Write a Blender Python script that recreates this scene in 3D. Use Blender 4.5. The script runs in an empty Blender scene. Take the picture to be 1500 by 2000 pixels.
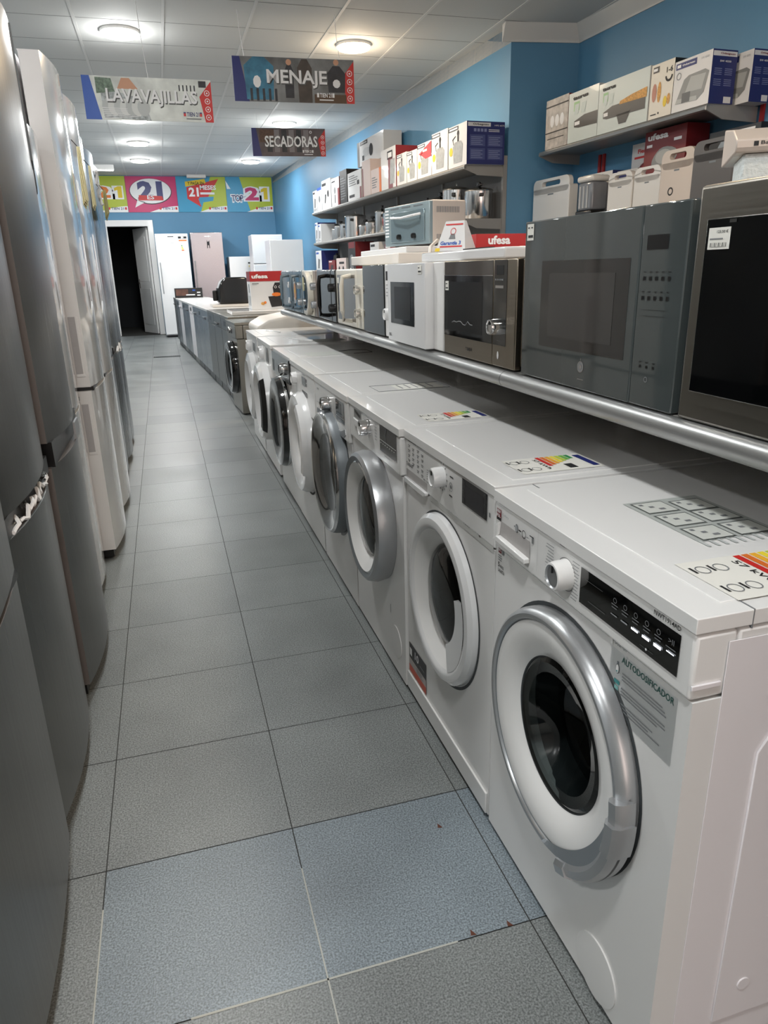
import bpy, math, random
from mathutils import Matrix, Vector
random.seed(7)
S = bpy.context.scene
COL = S.collection
# ------------------------------------------------------------------ camera, world, exposure
cd = bpy.data.cameras.new('camera'); cam = bpy.data.objects.new('camera', cd); COL.objects.link(cam)
cd.sensor_fit = 'HORIZONTAL'; cd.sensor_width = 36; cd.lens = 36*1394/1500; cd.clip_start = .03
cam.matrix_world = Matrix(((0.95817622, 0.11381361, -0.26257339, 0), (-0.28515044, 0.30198427, -0.90966737, 0),
                           (-0.02423949, 0.94649456, 0.32180815, 1.28), (0, 0, 0, 1)))
S.camera = cam
w = bpy.data.worlds.new('world'); S.world = w; w.use_nodes = True
w.node_tree.nodes['Background'].inputs[0].default_value = (.6, .65, .7, 1)
w.node_tree.nodes['Background'].inputs[1].default_value = .25
S.view_settings.view_transform = 'Standard'; S.view_settings.look = 'None'
S.view_settings.exposure = 0.0; S.view_settings.gamma = 1
LAMP_W = 34.0          # watts of each round ceiling lamp
LAMP_E = 14.0          # glow of its diffuser
PI = math.pi

# ------------------------------------------------------------------ materials
def lin(c):
    return tuple((x/255/12.92) if x/255 <= .04045 else ((x/255+.055)/1.055)**2.4 for x in c)
_m = {}
def mat(name, rgb=(200, 200, 200), rough=.5, metal=0, coat=0, emit=0, noise=None, bump=None, ior=None):
    """rgb in sRGB 0-255; noise=(scale, amount) mottles the colour; bump=(scale, strength)."""
    if name in _m: return _m[name]
    m = bpy.data.materials.new(name); m.use_nodes = True; nt = m.node_tree
    b = nt.nodes['Principled BSDF']; c = lin(rgb)
    b.inputs['Base Color'].default_value = (*c, 1); b.inputs['Roughness'].default_value = rough
    b.inputs['Metallic'].default_value = metal; b.inputs['Coat Weight'].default_value = coat
    b.inputs['Coat Roughness'].default_value = .05
    if emit:
        b.inputs['Emission Color'].default_value = (*c, 1); b.inputs['Emission Strength'].default_value = emit
    tc = nt.nodes.new('ShaderNodeTexCoord')
    if noise:
        n = nt.nodes.new('ShaderNodeTexNoise'); n.inputs['Scale'].default_value = noise[0]; n.inputs['Detail'].default_value = 4
        nt.links.new(tc.outputs['Object'], n.inputs['Vector'])
        r = nt.nodes.new('ShaderNodeMapRange'); r.inputs['From Min'].default_value = .3; r.inputs['From Max'].default_value = .7
        r.inputs['To Min'].default_value = 1-noise[1]; r.inputs['To Max'].default_value = 1+noise[1]
        nt.links.new(n.outputs['Fac'], r.inputs['Value'])
        mx = nt.nodes.new('ShaderNodeVectorMath'); mx.operation = 'SCALE'; mx.inputs[0].default_value = c
        nt.links.new(r.outputs['Result'], mx.inputs['Scale']); nt.links.new(mx.outputs['Vector'], b.inputs['Base Color'])
    if bump:
        n = nt.nodes.new('ShaderNodeTexNoise'); n.inputs['Scale'].default_value = bump[0]; n.inputs['Detail'].default_value = 3
        nt.links.new(tc.outputs['Object'], n.inputs['Vector'])
        bp = nt.nodes.new('ShaderNodeBump'); bp.inputs['Strength'].default_value = bump[1]; bp.inputs['Distance'].default_value = .01
        nt.links.new(n.outputs['Fac'], bp.inputs['Height']); nt.links.new(bp.outputs['Normal'], b.inputs['Normal'])
    _m[name] = m
    return m
def brushed(name, rgb, rough=.32, axis=2):
    """brushed steel: fine streaks along one axis vary the roughness and colour a little"""
    if name in _m: return _m[name]
    m = mat(name, rgb, rough, 1.0); nt = m.node_tree; b = nt.nodes['Principled BSDF']
    tc = nt.nodes.new('ShaderNodeTexCoord'); mp = nt.nodes.new('ShaderNodeMapping')
    sc = [260, 260, 260]; sc[axis] = 2; mp.inputs['Scale'].default_value = sc
    n = nt.nodes.new('ShaderNodeTexNoise'); n.inputs['Scale'].default_value = 1
    nt.links.new(tc.outputs['Object'], mp.inputs['Vector']); nt.links.new(mp.outputs['Vector'], n.inputs['Vector'])
    r = nt.nodes.new('ShaderNodeMapRange'); r.inputs['To Min'].default_value = rough-.06; r.inputs['To Max'].default_value = rough+.08
    nt.links.new(n.outputs['Fac'], r.inputs['Value']); nt.links.new(r.outputs['Result'], b.inputs['Roughness'])
    return m
def glassy(name, tint, gloss_rough=.02, ior=1.6):
    """tinted pane: fresnel mix of a sharp reflection and a tinted see-through"""
    if name in _m: return _m[name]
    m = bpy.data.materials.new(name); m.use_nodes = True; nt = m.node_tree
    for n in list(nt.nodes): nt.nodes.remove(n)
    o = nt.nodes.new('ShaderNodeOutputMaterial'); mx = nt.nodes.new('ShaderNodeMixShader')
    t = nt.nodes.new('ShaderNodeBsdfTransparent'); t.inputs[0].default_value = (*tint, 1)
    g = nt.nodes.new('ShaderNodeBsdfGlossy'); g.inputs['Roughness'].default_value = gloss_rough
    f = nt.nodes.new('ShaderNodeFresnel'); f.inputs['IOR'].default_value = ior
    nt.links.new(f.outputs[0], mx.inputs[0]); nt.links.new(t.outputs[0], mx.inputs[1]); nt.links.new(g.outputs[0], mx.inputs[2])
    nt.links.new(mx.outputs[0], o.inputs[0]); _m[name] = m
    return m
WHITE = mat('white_enamel', (226, 225, 223), .32, coat=.25)
WHITE_S = mat('white_enamel_side', (228, 224, 226), .38, coat=.1)
WPLAST = mat('white_plastic', (230, 229, 227), .28, coat=.3)
WGLOSS = mat('white_gloss', (228, 228, 228), .16, coat=.6)
OFFW = mat('off_white_plastic', (222, 216, 208), .4)
CREAM = mat('cream_enamel', (228, 222, 208), .3, coat=.3)
SILVER = mat('silver_plastic', (176, 178, 180), .3, .75)
DSILV = mat('grey_plastic', (112, 118, 122), .4, .2)
CHROME = mat('chrome', (215, 215, 215), .08, 1)
BLACK = mat('black_plastic', (14, 14, 15), .3)
BGLASS = mat('black_glass', (6, 7, 8), .04, coat=.6)
DGLASS = mat('dark_grey_glass', (66, 72, 72), .05, coat=.8)
SGLASS = mat('smoked_glass', (36, 37, 38), .06, coat=.8)
RUBBER = mat('grey_rubber', (62, 66, 68), .6)
DRUM = mat('drum_steel', (120, 122, 124), .3, 1)
STEEL = brushed('brushed_steel', (150, 152, 152), .3)
STEELD = brushed('dark_brushed_steel', (128, 128, 126), .3)
STEELW = brushed('warm_brushed_steel', (152, 148, 140), .3, 0)
STEELS = mat('steel_side_grey', (110, 104, 100), .45, .3)
STEELL = brushed('light_brushed_steel', (176, 180, 184), .26)
GREY = mat('shelf_grey_metal', (158, 156, 152), .42, .35)
SHELFG = mat('shelf_lip_silver', (158, 159, 158), .36, .7)
RED = mat('red_card', (178, 32, 34), .45)
DRED = mat('dark_red_card', (120, 28, 32), .45)
NAVY = mat('navy_card', (36, 44, 104), .45)
DNAVY = mat('dark_navy_card', (22, 30, 60), .45)
CARDW = mat('white_card', (222, 222, 222), .45, coat=.15)
CARDG = mat('pale_grey_card', (196, 198, 200), .45)
CARDP = mat('pinkish_card', (214, 196, 190), .5)
CARDK = mat('black_card', (28, 27, 28), .4)
INK = mat('black_ink', (26, 26, 28), .6)
GINK = mat('grey_ink', (120, 122, 124), .6)
LINK_ = mat('light_grey_ink', (165, 168, 170), .6)
WINK = mat('white_ink', (240, 240, 240), .5)
PAPER = mat('white_paper', (226, 224, 216), .6)
YEL = mat('yellow_print', (232, 200, 40), .5)
ORG = mat('orange_print', (226, 120, 40), .5)
GRN = mat('green_print', (50, 140, 60), .5)
LGRN = mat('light_green_print', (150, 196, 50), .5)
TEAL = mat('teal_print', (40, 130, 130), .5)
REDP = mat('red_print', (206, 44, 44), .45)
BLUP = mat('blue_print', (30, 84, 176), .4)
DBLUP = mat('dark_blue_print', (34, 44, 110), .4)
FOOD = mat('golden_food_print', (214, 160, 86), .6, noise=(90, .3))
LED = mat('lit_indicator', (240, 246, 255), .5, emit=2.5)
FILM = glassy('clear_film', (.93, .945, .95), .2, 1.15)
GLASS = glassy('door_glass', (.34, .38, .38), .02)
SMOKE = glassy('smoked_door_glass', (.10, .11, .115), .02)

# ------------------------------------------------------------------ mesh builder
_fonts = {}
def glyphs(s, bold):
    k = (s, bold)
    if k not in _fonts:
        cu = bpy.data.curves.new('t', 'FONT'); cu.body = s; cu.size = 1; cu.resolution_u = 2; cu.offset = bold
        o = bpy.data.objects.new('t', cu); me = bpy.data.meshes.new_from_object(o)
        vs = [v.co.copy() for v in me.vertices]; fs = [list(p.vertices) for p in me.polygons]
        bpy.data.objects.remove(o); bpy.data.curves.remove(cu); bpy.data.meshes.remove(me)
        xs = [v.x for v in vs]; ys = [v.y for v in vs]
        _fonts[k] = (vs, fs, min(xs), max(xs), min(ys), max(ys))
    return _fonts[k]
class MB:
    def __init__(s): s.v = []; s.f = []; s.m = []; s.mats = []
    def mi(s, m):
        if m not in s.mats: s.mats.append(m)
        return s.mats.index(m)
    def add(s, vs, fs, m):
        b = len(s.v); s.v += [tuple(v) for v in vs]; i = s.mi(m)
        for f in fs: s.f.append([b+k for k in f]); s.m.append(i)
        return s
    def box(s, x0, x1, y0, y1, z0, z1, m):
        vs = [(x, y, z) for x in (x0, x1) for y in (y0, y1) for z in (z0, z1)]
        return s.add(vs, [(0, 1, 3, 2), (4, 6, 7, 5), (0, 4, 5, 1), (2, 3, 7, 6), (0, 2, 6, 4), (1, 5, 7, 3)], m)
    def poly(s, pts, m): return s.add(pts, [list(range(len(pts)))], m)
    def rect(s, x0, x1, z0, z1, m, y=-.0012):           # patch on a front face (normal -y)
        return s.poly([(x0, y, z0), (x1, y, z0), (x1, y, z1), (x0, y, z1)], m)
    def side(s, y0, y1, z0, z1, m, x):                  # patch on a right side (normal +x)
        return s.poly([(x, y0, z0), (x, y1, z0), (x, y1, z1), (x, y0, z1)], m)
    def top(s, x0, x1, y0, y1, m, z):
        return s.poly([(x0, y0, z), (x1, y0, z), (x1, y1, z), (x0, y1, z)], m)
    def prism(s, pts, axis, a, b, m):
        """2D outline extruded along an axis (0:x, pts=(y,z)), (1:y, pts=(x,z)), (2:z, pts=(x,y))"""
        def P(p, t): return (t, p[0], p[1]) if axis == 0 else (p[0], t, p[1]) if axis == 1 else (p[0], p[1], t)
        n = len(pts); vs = [P(p, a) for p in pts]+[P(p, b) for p in pts]
        fs = [list(range(n)), list(range(2*n-1, n-1, -1))]+[(i, i+n, (i+1) % n+n, (i+1) % n) for i in range(n)]
        return s.add(vs, fs, m)
    def disc(s, cx, cz, r, m, y=-.0014, n=20, rz=None):
        rz = rz or r
        return s.poly([(cx+r*math.cos(2*PI*k/n), y, cz+rz*math.sin(2*PI*k/n)) for k in range(n)], m)
    def ring(s, cx, cz, r0, r1, m, y=-.0014, n=24, a0=0, a1=2*PI):
        for k in range(n):
            p, q = a0+(a1-a0)*k/n, a0+(a1-a0)*(k+1)/n
            s.poly([(cx+r*math.cos(t), y, cz+r*math.sin(t)) for r, t in ((r0, p), (r1, p), (r1, q), (r0, q))], m)
        return s
    def lathe(s, prof, cx, cy, cz, m, axis=1, n=40, a0=0, a1=2*PI, caps=False):
        """prof = [(radius, offset along axis)] or [(radius, offset, material of the band that starts here)]"""
        full = abs(a1-a0-2*PI) < 1e-6; N = n if full else n+1; b = len(s.v)
        for p in prof:
            for k in range(N):
                t = a0+(a1-a0)*k/n; c, d = p[0]*math.cos(t), p[0]*math.sin(t)
                s.v.append((cx+c, cy+p[1], cz+d) if axis == 1 else (cx+c, cy+d, cz+p[1]) if axis == 2 else (cx+p[1], cy+c, cz+d))
        for i in range(len(prof)-1):
            mm = prof[i][2] if len(prof[i]) > 2 else m; ii = s.mi(mm)
            for k in range(n if full else N-1):
                k2 = (k+1) % N
                s.f.append([b+i*N+k, b+i*N+k2, b+(i+1)*N+k2, b+(i+1)*N+k]); s.m.append(ii)
        if caps:
            s.f.append([b+i*N for i in range(len(prof))]); s.m.append(s.mi(m))
            s.f.append([b+i*N+N-1 for i in range(len(prof))]); s.m.append(s.mi(m))
        return s
    def cyl(s, cx, cy, cz, r, a, b, m, axis=2, n=20):
        return s.lathe([(0, a), (r, a), (r, b), (0, b)], cx, cy, cz, m, axis, n)
    def tube(s, path, r, m, n=8):
        pts = [Vector(p) for p in path]; b = len(s.v); ii = s.mi(m)
        for i, p in enumerate(pts):
            d = (pts[min(i+1, len(pts)-1)]-pts[max(i-1, 0)]).normalized()
            u = d.cross(Vector((0, 0, 1)));  u = Vector((1, 0, 0)) if u.length < .1 else u.normalized(); v2 = d.cross(u)
            for k in range(n):
                a = 2*PI*k/n; s.v.append(tuple(p+u*math.cos(a)*r+v2*math.sin(a)*r))
        for i in range(len(pts)-1):
            for k in range(n):
                k2 = (k+1) % n; s.f.append([b+i*n+k, b+i*n+k2, b+(i+1)*n+k2, b+(i+1)*n+k]); s.m.append(ii)
        s.f.append([b+k for k in range(n)]); s.m.append(ii); s.f.append([b+(len(pts)-1)*n+k for k in range(n)]); s.m.append(ii)
        return s
    def text(s, t, o, x, z, wd, ht, m, bold=0.0):
        """lettering that fills a wd x ht box whose lower left corner is o; x, z = reading and up directions"""
        vs, fs, x0, x1, y0, y1 = glyphs(t, bold); x = Vector(x); z = Vector(z); o = Vector(o)
        vv = [o+x*((v.x-x0)/(x1-x0)*wd)+z*((v.y-y0)/(y1-y0)*ht) for v in vs]
        return s.add(vv, fs, m)
    def ftext(s, t, x0, z0, wd, ht, m, bold=0.0, y=-.002): return s.text(t, (x0, y, z0), (1, 0, 0), (0, 0, 1), wd, ht, m, bold)
    def stext(s, t, y0, z0, wd, ht, m, x, bold=0.0): return s.text(t, (x+.002, y0, z0), (0, 1, 0), (0, 0, 1), wd, ht, m, bold)
    def lines(s, x0, x1, z0, z1, n, m, y=-.0016, seed=1):
        r = random.Random(seed); h = (z1-z0)/n
        for k in range(n): s.rect(x0, x0+(x1-x0)*r.uniform(.55, 1), z1-(k+.75)*h, z1-(k+.35)*h, m, y)
        return s
    def build(s, name, parent=None, bevel=0, smooth=True, seg=2, loc=None, rot=None):
        me = bpy.data.meshes.new(name); me.from_pydata(s.v, [], s.f)
        for m in s.mats: me.materials.append(m)
        me.polygons.foreach_set('material_index', s.m); me.update()
        if smooth:
            me.polygons.foreach_set('use_smooth', [True]*len(me.polygons)); me.set_sharp_from_angle(angle=math.radians(34))
        o = bpy.data.objects.new(name, me); COL.objects.link(o); o.parent = parent
        if loc: o.location = loc
        if rot is not None: o.rotation_euler = (0, 0, rot)
        if bevel:
            b = o.modifiers.new('bevel', 'BEVEL'); b.width = bevel; b.segments = seg; b.limit_method = 'ANGLE'; b.angle_limit = math.radians(50)
            b.harden_normals = False
        return o
def thing(name, label, cat, loc=(0, 0, 0), rot=0, group=None):
    o = bpy.data.objects.new(name, None); COL.objects.link(o); o.location = loc; o.rotation_euler = (0, 0, rot); o.empty_display_size = .1
    o['label'] = label; o['category'] = cat
    if group: o['group'] = group
    return o
def tag(o, label, cat, group=None):
    o['label'] = label; o['category'] = cat
    if group: o['group'] = group
    return o
def struct(o): o['kind'] = 'structure'; return o
RR = -PI/2                       # turned so that local -y (its front) faces the aisle from the right
WA = math.radians(3.15)          # the right wall is turned a little
def wall_pt(P0, s, t, z): return (P0[0]-s*math.sin(WA)-t*math.cos(WA), P0[1]+s*math.cos(WA)-t*math.sin(WA), z)
FAR0 = (3.24, 6.74); NEAR0 = (3.87, 6.64)

# ------------------------------------------------------------------ room shell
CH = 3.3
def tile_mat(name, rgb, blue):
    m = bpy.data.materials.new(name); m.use_nodes = True; nt = m.node_tree; b = nt.nodes['Principled BSDF']
    tc = nt.nodes.new('ShaderNodeTexCoord')
    def noise(sc, det): 
        n = nt.nodes.new('ShaderNodeTexNoise'); n.inputs['Scale'].default_value = sc; n.inputs['Detail'].default_value = det
        nt.links.new(tc.outputs['Object'], n.inputs['Vector']); return n
    fine = noise(260, 3); big = noise(3.2, 4)
    cr = nt.nodes.new('ShaderNodeValToRGB'); c = lin(rgb); e = cr.color_ramp.elements
    e[0].position = .36; e[0].color = (c[0]*.55, c[1]*.55, c[2]*.56, 1); e[1].position = .66; e[1].color = (c[0]*1.5, c[1]*1.5, c[2]*1.5, 1)
    k = e.new(.5); k.color = (*c, 1)
    nt.links.new(fine.outputs['Fac'], cr.inputs['Fac'])
    r = nt.nodes.new('ShaderNodeMapRange'); r.inputs['From Min'].default_value = .3; r.inputs['From Max'].default_value = .7
    r.inputs['To Min'].default_value = .84; r.inputs['To Max'].default_value = 1.12; nt.links.new(big.outputs['Fac'], r.inputs['Value'])
    sc = nt.nodes.new('ShaderNodeVectorMath'); sc.operation = 'SCALE'
    nt.links.new(cr.outputs['Color'], sc.inputs[0]); nt.links.new(r.outputs['Result'], sc.inputs['Scale'])
    nt.links.new(sc.outputs['Vector'], b.inputs['Base Color'])
    r2 = nt.nodes.new('ShaderNodeMapRange'); r2.inputs['To Min'].default_value = .3; r2.inputs['To Max'].default_value = .48
    nt.links.new(big.outputs['Fac'], r2.inputs['Value']); nt.links.new(r2.outputs['Result'], b.inputs['Roughness'])
    bp = nt.nodes.new('ShaderNodeBump'); bp.inputs['Strength'].default_value = .12; bp.inputs['Distance'].default_value = .002
    nt.links.new(fine.outputs['Fac'], bp.inputs['Height']); nt.links.new(bp.outputs['Normal'], b.inputs['Normal'])
    return m
TA = tile_mat('grey_speckled_tile', (118, 122, 121), 0); TB = tile_mat('blue_grey_speckled_tile', (118, 128, 134), 1)
TC = tile_mat('mid_grey_speckled_tile', (113, 117, 116), 0); TD = tile_mat('pale_grey_tile', (124, 127, 126), 0)
GROUT = mat('dark_grout', (52, 52, 50), .9); GROUTL = mat('pale_grout', (176, 176, 168), .9)
RUST = mat('rust_chip', (92, 52, 36), .9)
fl = MB(); fl.poly([(-3.4, -3, -.002), (4.6, -3, -.002), (4.6, 20.6, -.002), (-3.4, 20.6, -.002)], GROUT)
TX, TY, tx0, ty0, g = .4256, .409, .154, 1.0, .0013
for i in range(-9, 11):
    for j in range(-10, 41):
        x0, y0 = tx0+i*TX, ty0+j*TY
        x1, y1 = x0+TX, y0+TY
        if j > 5: y0 = ty0+6*TY+(j-6)*TY; y1 = y0+TY
        if y0 > 17.3: continue
        m = TA
        if j == 0 and -1 <= i <= 1: m = TB
        elif j < 0: m = TC
        elif (i*7+j*3) % 5 == 0: m = TC
        elif j > 8: m = TD
        x0 = max(x0, -3.4); x1 = min(x1, 4.6)
        if x1 <= x0: continue
        fl.poly([(x0+g, y0+g, 0), (x1-g, y0+g, 0), (x1-g, y1-g, 0), (x0+g, y1-g, 0)], m)
# pale grout that has come up round the nearest tiles, and a few chips
fl.poly([(.1525, .3, .0006), (.1555, .3, .0006), (.1555, 1.28, .0006), (.1525, 1.28, .0006)], GROUTL)
fl.poly([(-.2725, .5, .0006), (-.2695, .5, .0006), (-.2695, 1.3, .0006), (-.2725, 1.3, .0006)], GROUTL)
fl.poly([(-.1, .998, .0006), (.42, .998, .0006), (.42, 1.002, .0006), (-.1, 1.0025, .0006)], GROUTL)
for cx, cy in ((.45, 1.004), (.49, 1.3), (.53, 1.001)):
    fl.poly([(cx, cy, .0008), (cx+.012, cy-.002, .0008), (cx+.004, cy+.014, .0008)], RUST)
struct(fl.build('floor', smooth=False))
WALLB = mat('blue_wall_paint', (86, 138, 172), .5, noise=(1.2, .05), bump=(60, .05))
WHITEW = mat('white_wall_paint', (214, 214, 210), .6)
CEILM = mat('ceiling_tile_white', (205, 206, 204), .8, noise=(220, .04), bump=(180, .15))
CEILBAR = mat('ceiling_bar_white', (214, 214, 212), .6); GAP = mat('shadow_gap_grey', (90, 92, 92), .9)
ce = MB(); ce.box(-3.45, 5.2, -3, 17.62, CH+.008, CH+.06, GAP)
cx0, cy0, cw, cl = .262, 7.27, .708, .651
for i in range(-6, 8):
    for j in range(-16, 17):
        x0, y0 = cx0+i*cw, cy0+j*cl
        if y0 > 17.4: continue
        a0, a1, b0, b1 = max(x0, -3.4)+.013, min(x0+cw, 5.1)-.013, y0+.004, min(y0+cl, 17.6)-.004
        if a1 > a0: ce.poly([(a0, b0, CH), (a0, b1, CH), (a1, b1, CH), (a1, b0, CH)], CEILM)
    ce.box(cx0+i*cw-.012, cx0+i*cw+.012, -3, 17.6, CH-.004, CH+.01, CEILBAR)
struct(ce.build('ceiling', smooth=False))
def wall(name, a, b, z0=0, z1=CH, m=WALLB, th=.12):
    a = Vector((a[0], a[1], 0)); b = Vector((b[0], b[1], 0)); d = (b-a).normalized(); n = Vector((-d.y, d.x, 0))*th
    w_ = MB(); P = [a, b, b+n, a+n]
    w_.prism([(p.x, p.y) for p in P], 2, z0, z1, m); return struct(w_.build(name, smooth=False))
BY = 17.5
cF = wall_pt(FAR0, 0, 0, 0); cE = wall_pt(FAR0, 11.4, 0, 0); cN = wall_pt(NEAR0, 0, 0, 0); cM = wall_pt(NEAR0, -9.8, 0, 0)
wall('wall_right_far', cE, cF); wall('wall_pillar_face', cF, cN); wall('wall_right_near', cN, cM)
wall('wall_left', (-3.4, -3), (-3.4, BY+.1), m=mat('pale_grey_wall_paint', (168, 174, 178), .6))
wall('wall_added_reflector', (-1.3, 6.75), (-1.3, 16.5), 0, 2.2, mat('pale_grey_wall_paint'))  # added unseen wall, gives the microwave doors something grey to mirror
wall('wall_front', (5.0, -3), (-3.4, -3), m=WHITEW)
wb = MB(); wb.box(-3.5, -.98, BY, BY+.14, 0, CH, WALLB); wb.box(-.98, -.14, BY, BY+.14, 2.3, CH, WALLB); wb.box(-.14, 2.85, BY, BY+.14, 0, CH, WALLB)
struct(wb.build('wall_back', smooth=False))
FRONTGLOW = mat('added_front_glow', (255, 232, 222), .5, emit=2.0)  # added light panel shaped as a window, brightens faces turned to the camera
wd_ = MB(); wd_.box(.2, 4.2, -2.99, -2.975, .25, 2.6, FRONTGLOW); wd_.box(.12, 4.28, -2.99, -2.96, .17, .25, WPLAST); wd_.box(.12, 4.28, -2.99, -2.96, 2.6, 2.68, WPLAST)
wd_.box(.12, .2, -2.99, -2.96, .25, 2.6, WPLAST); wd_.box(4.2, 4.28, -2.99, -2.96, .25, 2.6, WPLAST); wd_.box(2.17, 2.23, -2.99, -2.96, .25, 2.6, WPLAST); struct(wd_.build('added_front_light', smooth=False))
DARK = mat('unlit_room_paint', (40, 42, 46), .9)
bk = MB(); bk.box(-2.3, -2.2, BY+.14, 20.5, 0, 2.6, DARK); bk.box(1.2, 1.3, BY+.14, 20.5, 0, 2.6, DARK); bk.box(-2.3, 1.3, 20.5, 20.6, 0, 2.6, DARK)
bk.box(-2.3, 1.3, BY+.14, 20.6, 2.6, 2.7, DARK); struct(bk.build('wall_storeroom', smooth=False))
tr = MB()
for x0, x1 in ((-1.1, -.98), (-.15, -.03)):
    tr.box(x0, x1, BY-.03, BY+.15, 0, 2.42, WPLAST)
tr.box(-1.1, -.03, BY-.031, BY+.15, 2.29, 2.42, WPLAST); struct(tr.build('trim_door', bevel=.008))
dr = thing('door_1', '', '', (-.16, BY+.14, 0), math.radians(112)); del dr['label']; del dr['category']; dr['kind'] = 'structure'
q = MB(); q.box(0, .8, 0, .04, .01, 2.28, WPLAST)
for z0, z1 in ((.2, 1.0), (1.15, 2.1)): q.box(.12, .68, .04, .046, z0, z1, WPLAST)
lf = q.build('leaf', dr, bevel=.004)
h = MB(); h.cyl(.73, .04, 1.12, .022, 0, .02, CHROME, 1); h.tube([(.73, .06, 1.12), (.73, .08, 1.12), (.62, .08, 1.12)], .009, STEELS); h.box(.715, .745, .04, .05, 1.0, 1.2, STEELS)
h.build('handle', lf)
def cornice(name, a, b, m=WHITEW):
    a = Vector((a[0], a[1], 0)); b = Vector((b[0], b[1], 0)); d = (b-a).normalized(); n = Vector((d.y, -d.x, 0))
    pr = [(0, CH-.13), (.012, CH-.13), (.018, CH-.11), (.03, CH-.10), (.06, CH-.045), (.075, CH-.03), (.085, CH-.012), (.095, CH), (0, CH)]
    q = MB(); vs = []
    for e in (a, b):
        for o, z in pr: p = e+n*o; vs.append((p.x, p.y, z))
    k = len(pr); q.add(vs, [(i, (i+1) % k, (i+1) % k+k, i+k) for i in range(k)]+[list(range(k)), list(range(2*k-1, k-1, -1))], m)
    return struct(q.build(name))
cornice('trim_cornice_far', cF, cE); cornice('trim_cornice_pillar', (cF[0]-.09, cF[1]), cN); cornice('trim_cornice_near', cN, cM)
dn = MB(); dn.box(-.26, .17, 12.45, 12.6, 0, .006, mat('drain_grey', (84, 88, 88), .5, .5))
for k in range(14): dn.box(-.25+k*.03, -.235+k*.03, 12.46, 12.59, .006, .009, mat('drain_dark', (60, 62, 62), .5, .5))
tag(dn.build('floor_drain_grate'), 'long narrow grey grate set in the floor near the back door', 'grate')

# ------------------------------------------------------------------ ceiling lamps
DIFF = mat('lamp_diffuser', (255, 250, 240), .5, emit=LAMP_E); DIFFW = mat('warm_lamp_diffuser', (255, 222, 178), .5, emit=LAMP_E)
def ceil_lamp(x, y, label, warm=False, power=1.0):
    t = thing('ceiling_lamp', label, 'ceiling lamp', (x, y, CH), 0, 'round ceiling lamps')
    MB().lathe([(0, 0), (.166, 0), (.166, -.018), (.161, -.022), (.157, -.018)], 0, 0, 0, WPLAST, 2, 32).build('rim', t)
    MB().lathe([(.158, -.014), (.156, -.030), (.146, -.040), (.08, -.046), (0, -.047)], 0, 0, 0, DIFFW if warm else DIFF, 2, 32).build('diffuser', t)
    L = bpy.data.lights.new('lamp_light', 'AREA'); L.shape = 'DISK'; L.size = .28; L.energy = LAMP_W*power
    L.color = (1, .80, .58) if warm else (.965, .99, 1.0)
    for L, z in ((L, -.055), (None, -.15)):
     if L is None:
        L = bpy.data.lights.new('lamp_glow', 'POINT'); L.energy = LAMP_W*.38*power; L.shadow_soft_size = .1; L.color = (1, .80, .58) if warm else (.98, .99, .98)
     lo = bpy.data.objects.new('lamp_light', L); COL.objects.link(lo); lo.parent = t; lo.location = (0, 0, z)
ceil_lamp(-.1, 7.56, 'nearest round ceiling lamp, above the left hanging sign')
ceil_lamp(2.0, 7.56, 'warm toned round ceiling lamp above the MENAJE sign', True)
ceil_lamp(-.1, 11.4, 'round ceiling lamp half hidden behind the bottom edge of the left hanging sign')
ceil_lamp(-.1, 13.3, 'round ceiling lamp just below the left hanging sign, upper of the two seen there')
ceil_lamp(-.12, 15.2, 'round ceiling lamp in the left column nearest the far banners')
ceil_lamp(1.95, 11.39, 'round ceiling lamp right above the SECADORAS sign')
ceil_lamp(1.9, 15.12, 'farthest round ceiling lamp on the right, left of the SECADORAS sign bottom')
for x, y, p in ((-.1, 3.6, 1.0), (-.1, 0, 1.0), (-2.2, 3.7, 1), (-2.2, 7.56, 1), (-2.2, 11.4, 1), (-2.2, 0, 1), (-2.2, 15, .8)):
    ceil_lamp(x, y, 'round white ceiling lamp over the near part of the shop, outside the picture', False, p)
for x, y in ((2.0, 3.7), (2.0, 0)):
    ceil_lamp(x, y, 'warm round ceiling lamp over the near right part of the shop, outside the picture', True, .55)
t = thing('emergency_light', 'flat rectangular lit ceiling light at the left, above the yellow banner', 'ceiling light', (-.82, 15.95, CH))
MB().box(-.2, .2, -.06, .06, -.09, 0, WPLAST).build('housing', t, bevel=.005)
MB().box(-.18, .18, -.05, .05, -.097, -.09, DIFF).build('diffuser', t)
t = thing('exit_light', 'small unlit white rectangular fitting on the ceiling above the middle banner', 'light fitting', (.98, 17.3, CH))
MB().box(-.2, .2, -.06, .06, -.06, 0, OFFW).build('housing', t, bevel=.005)

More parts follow.
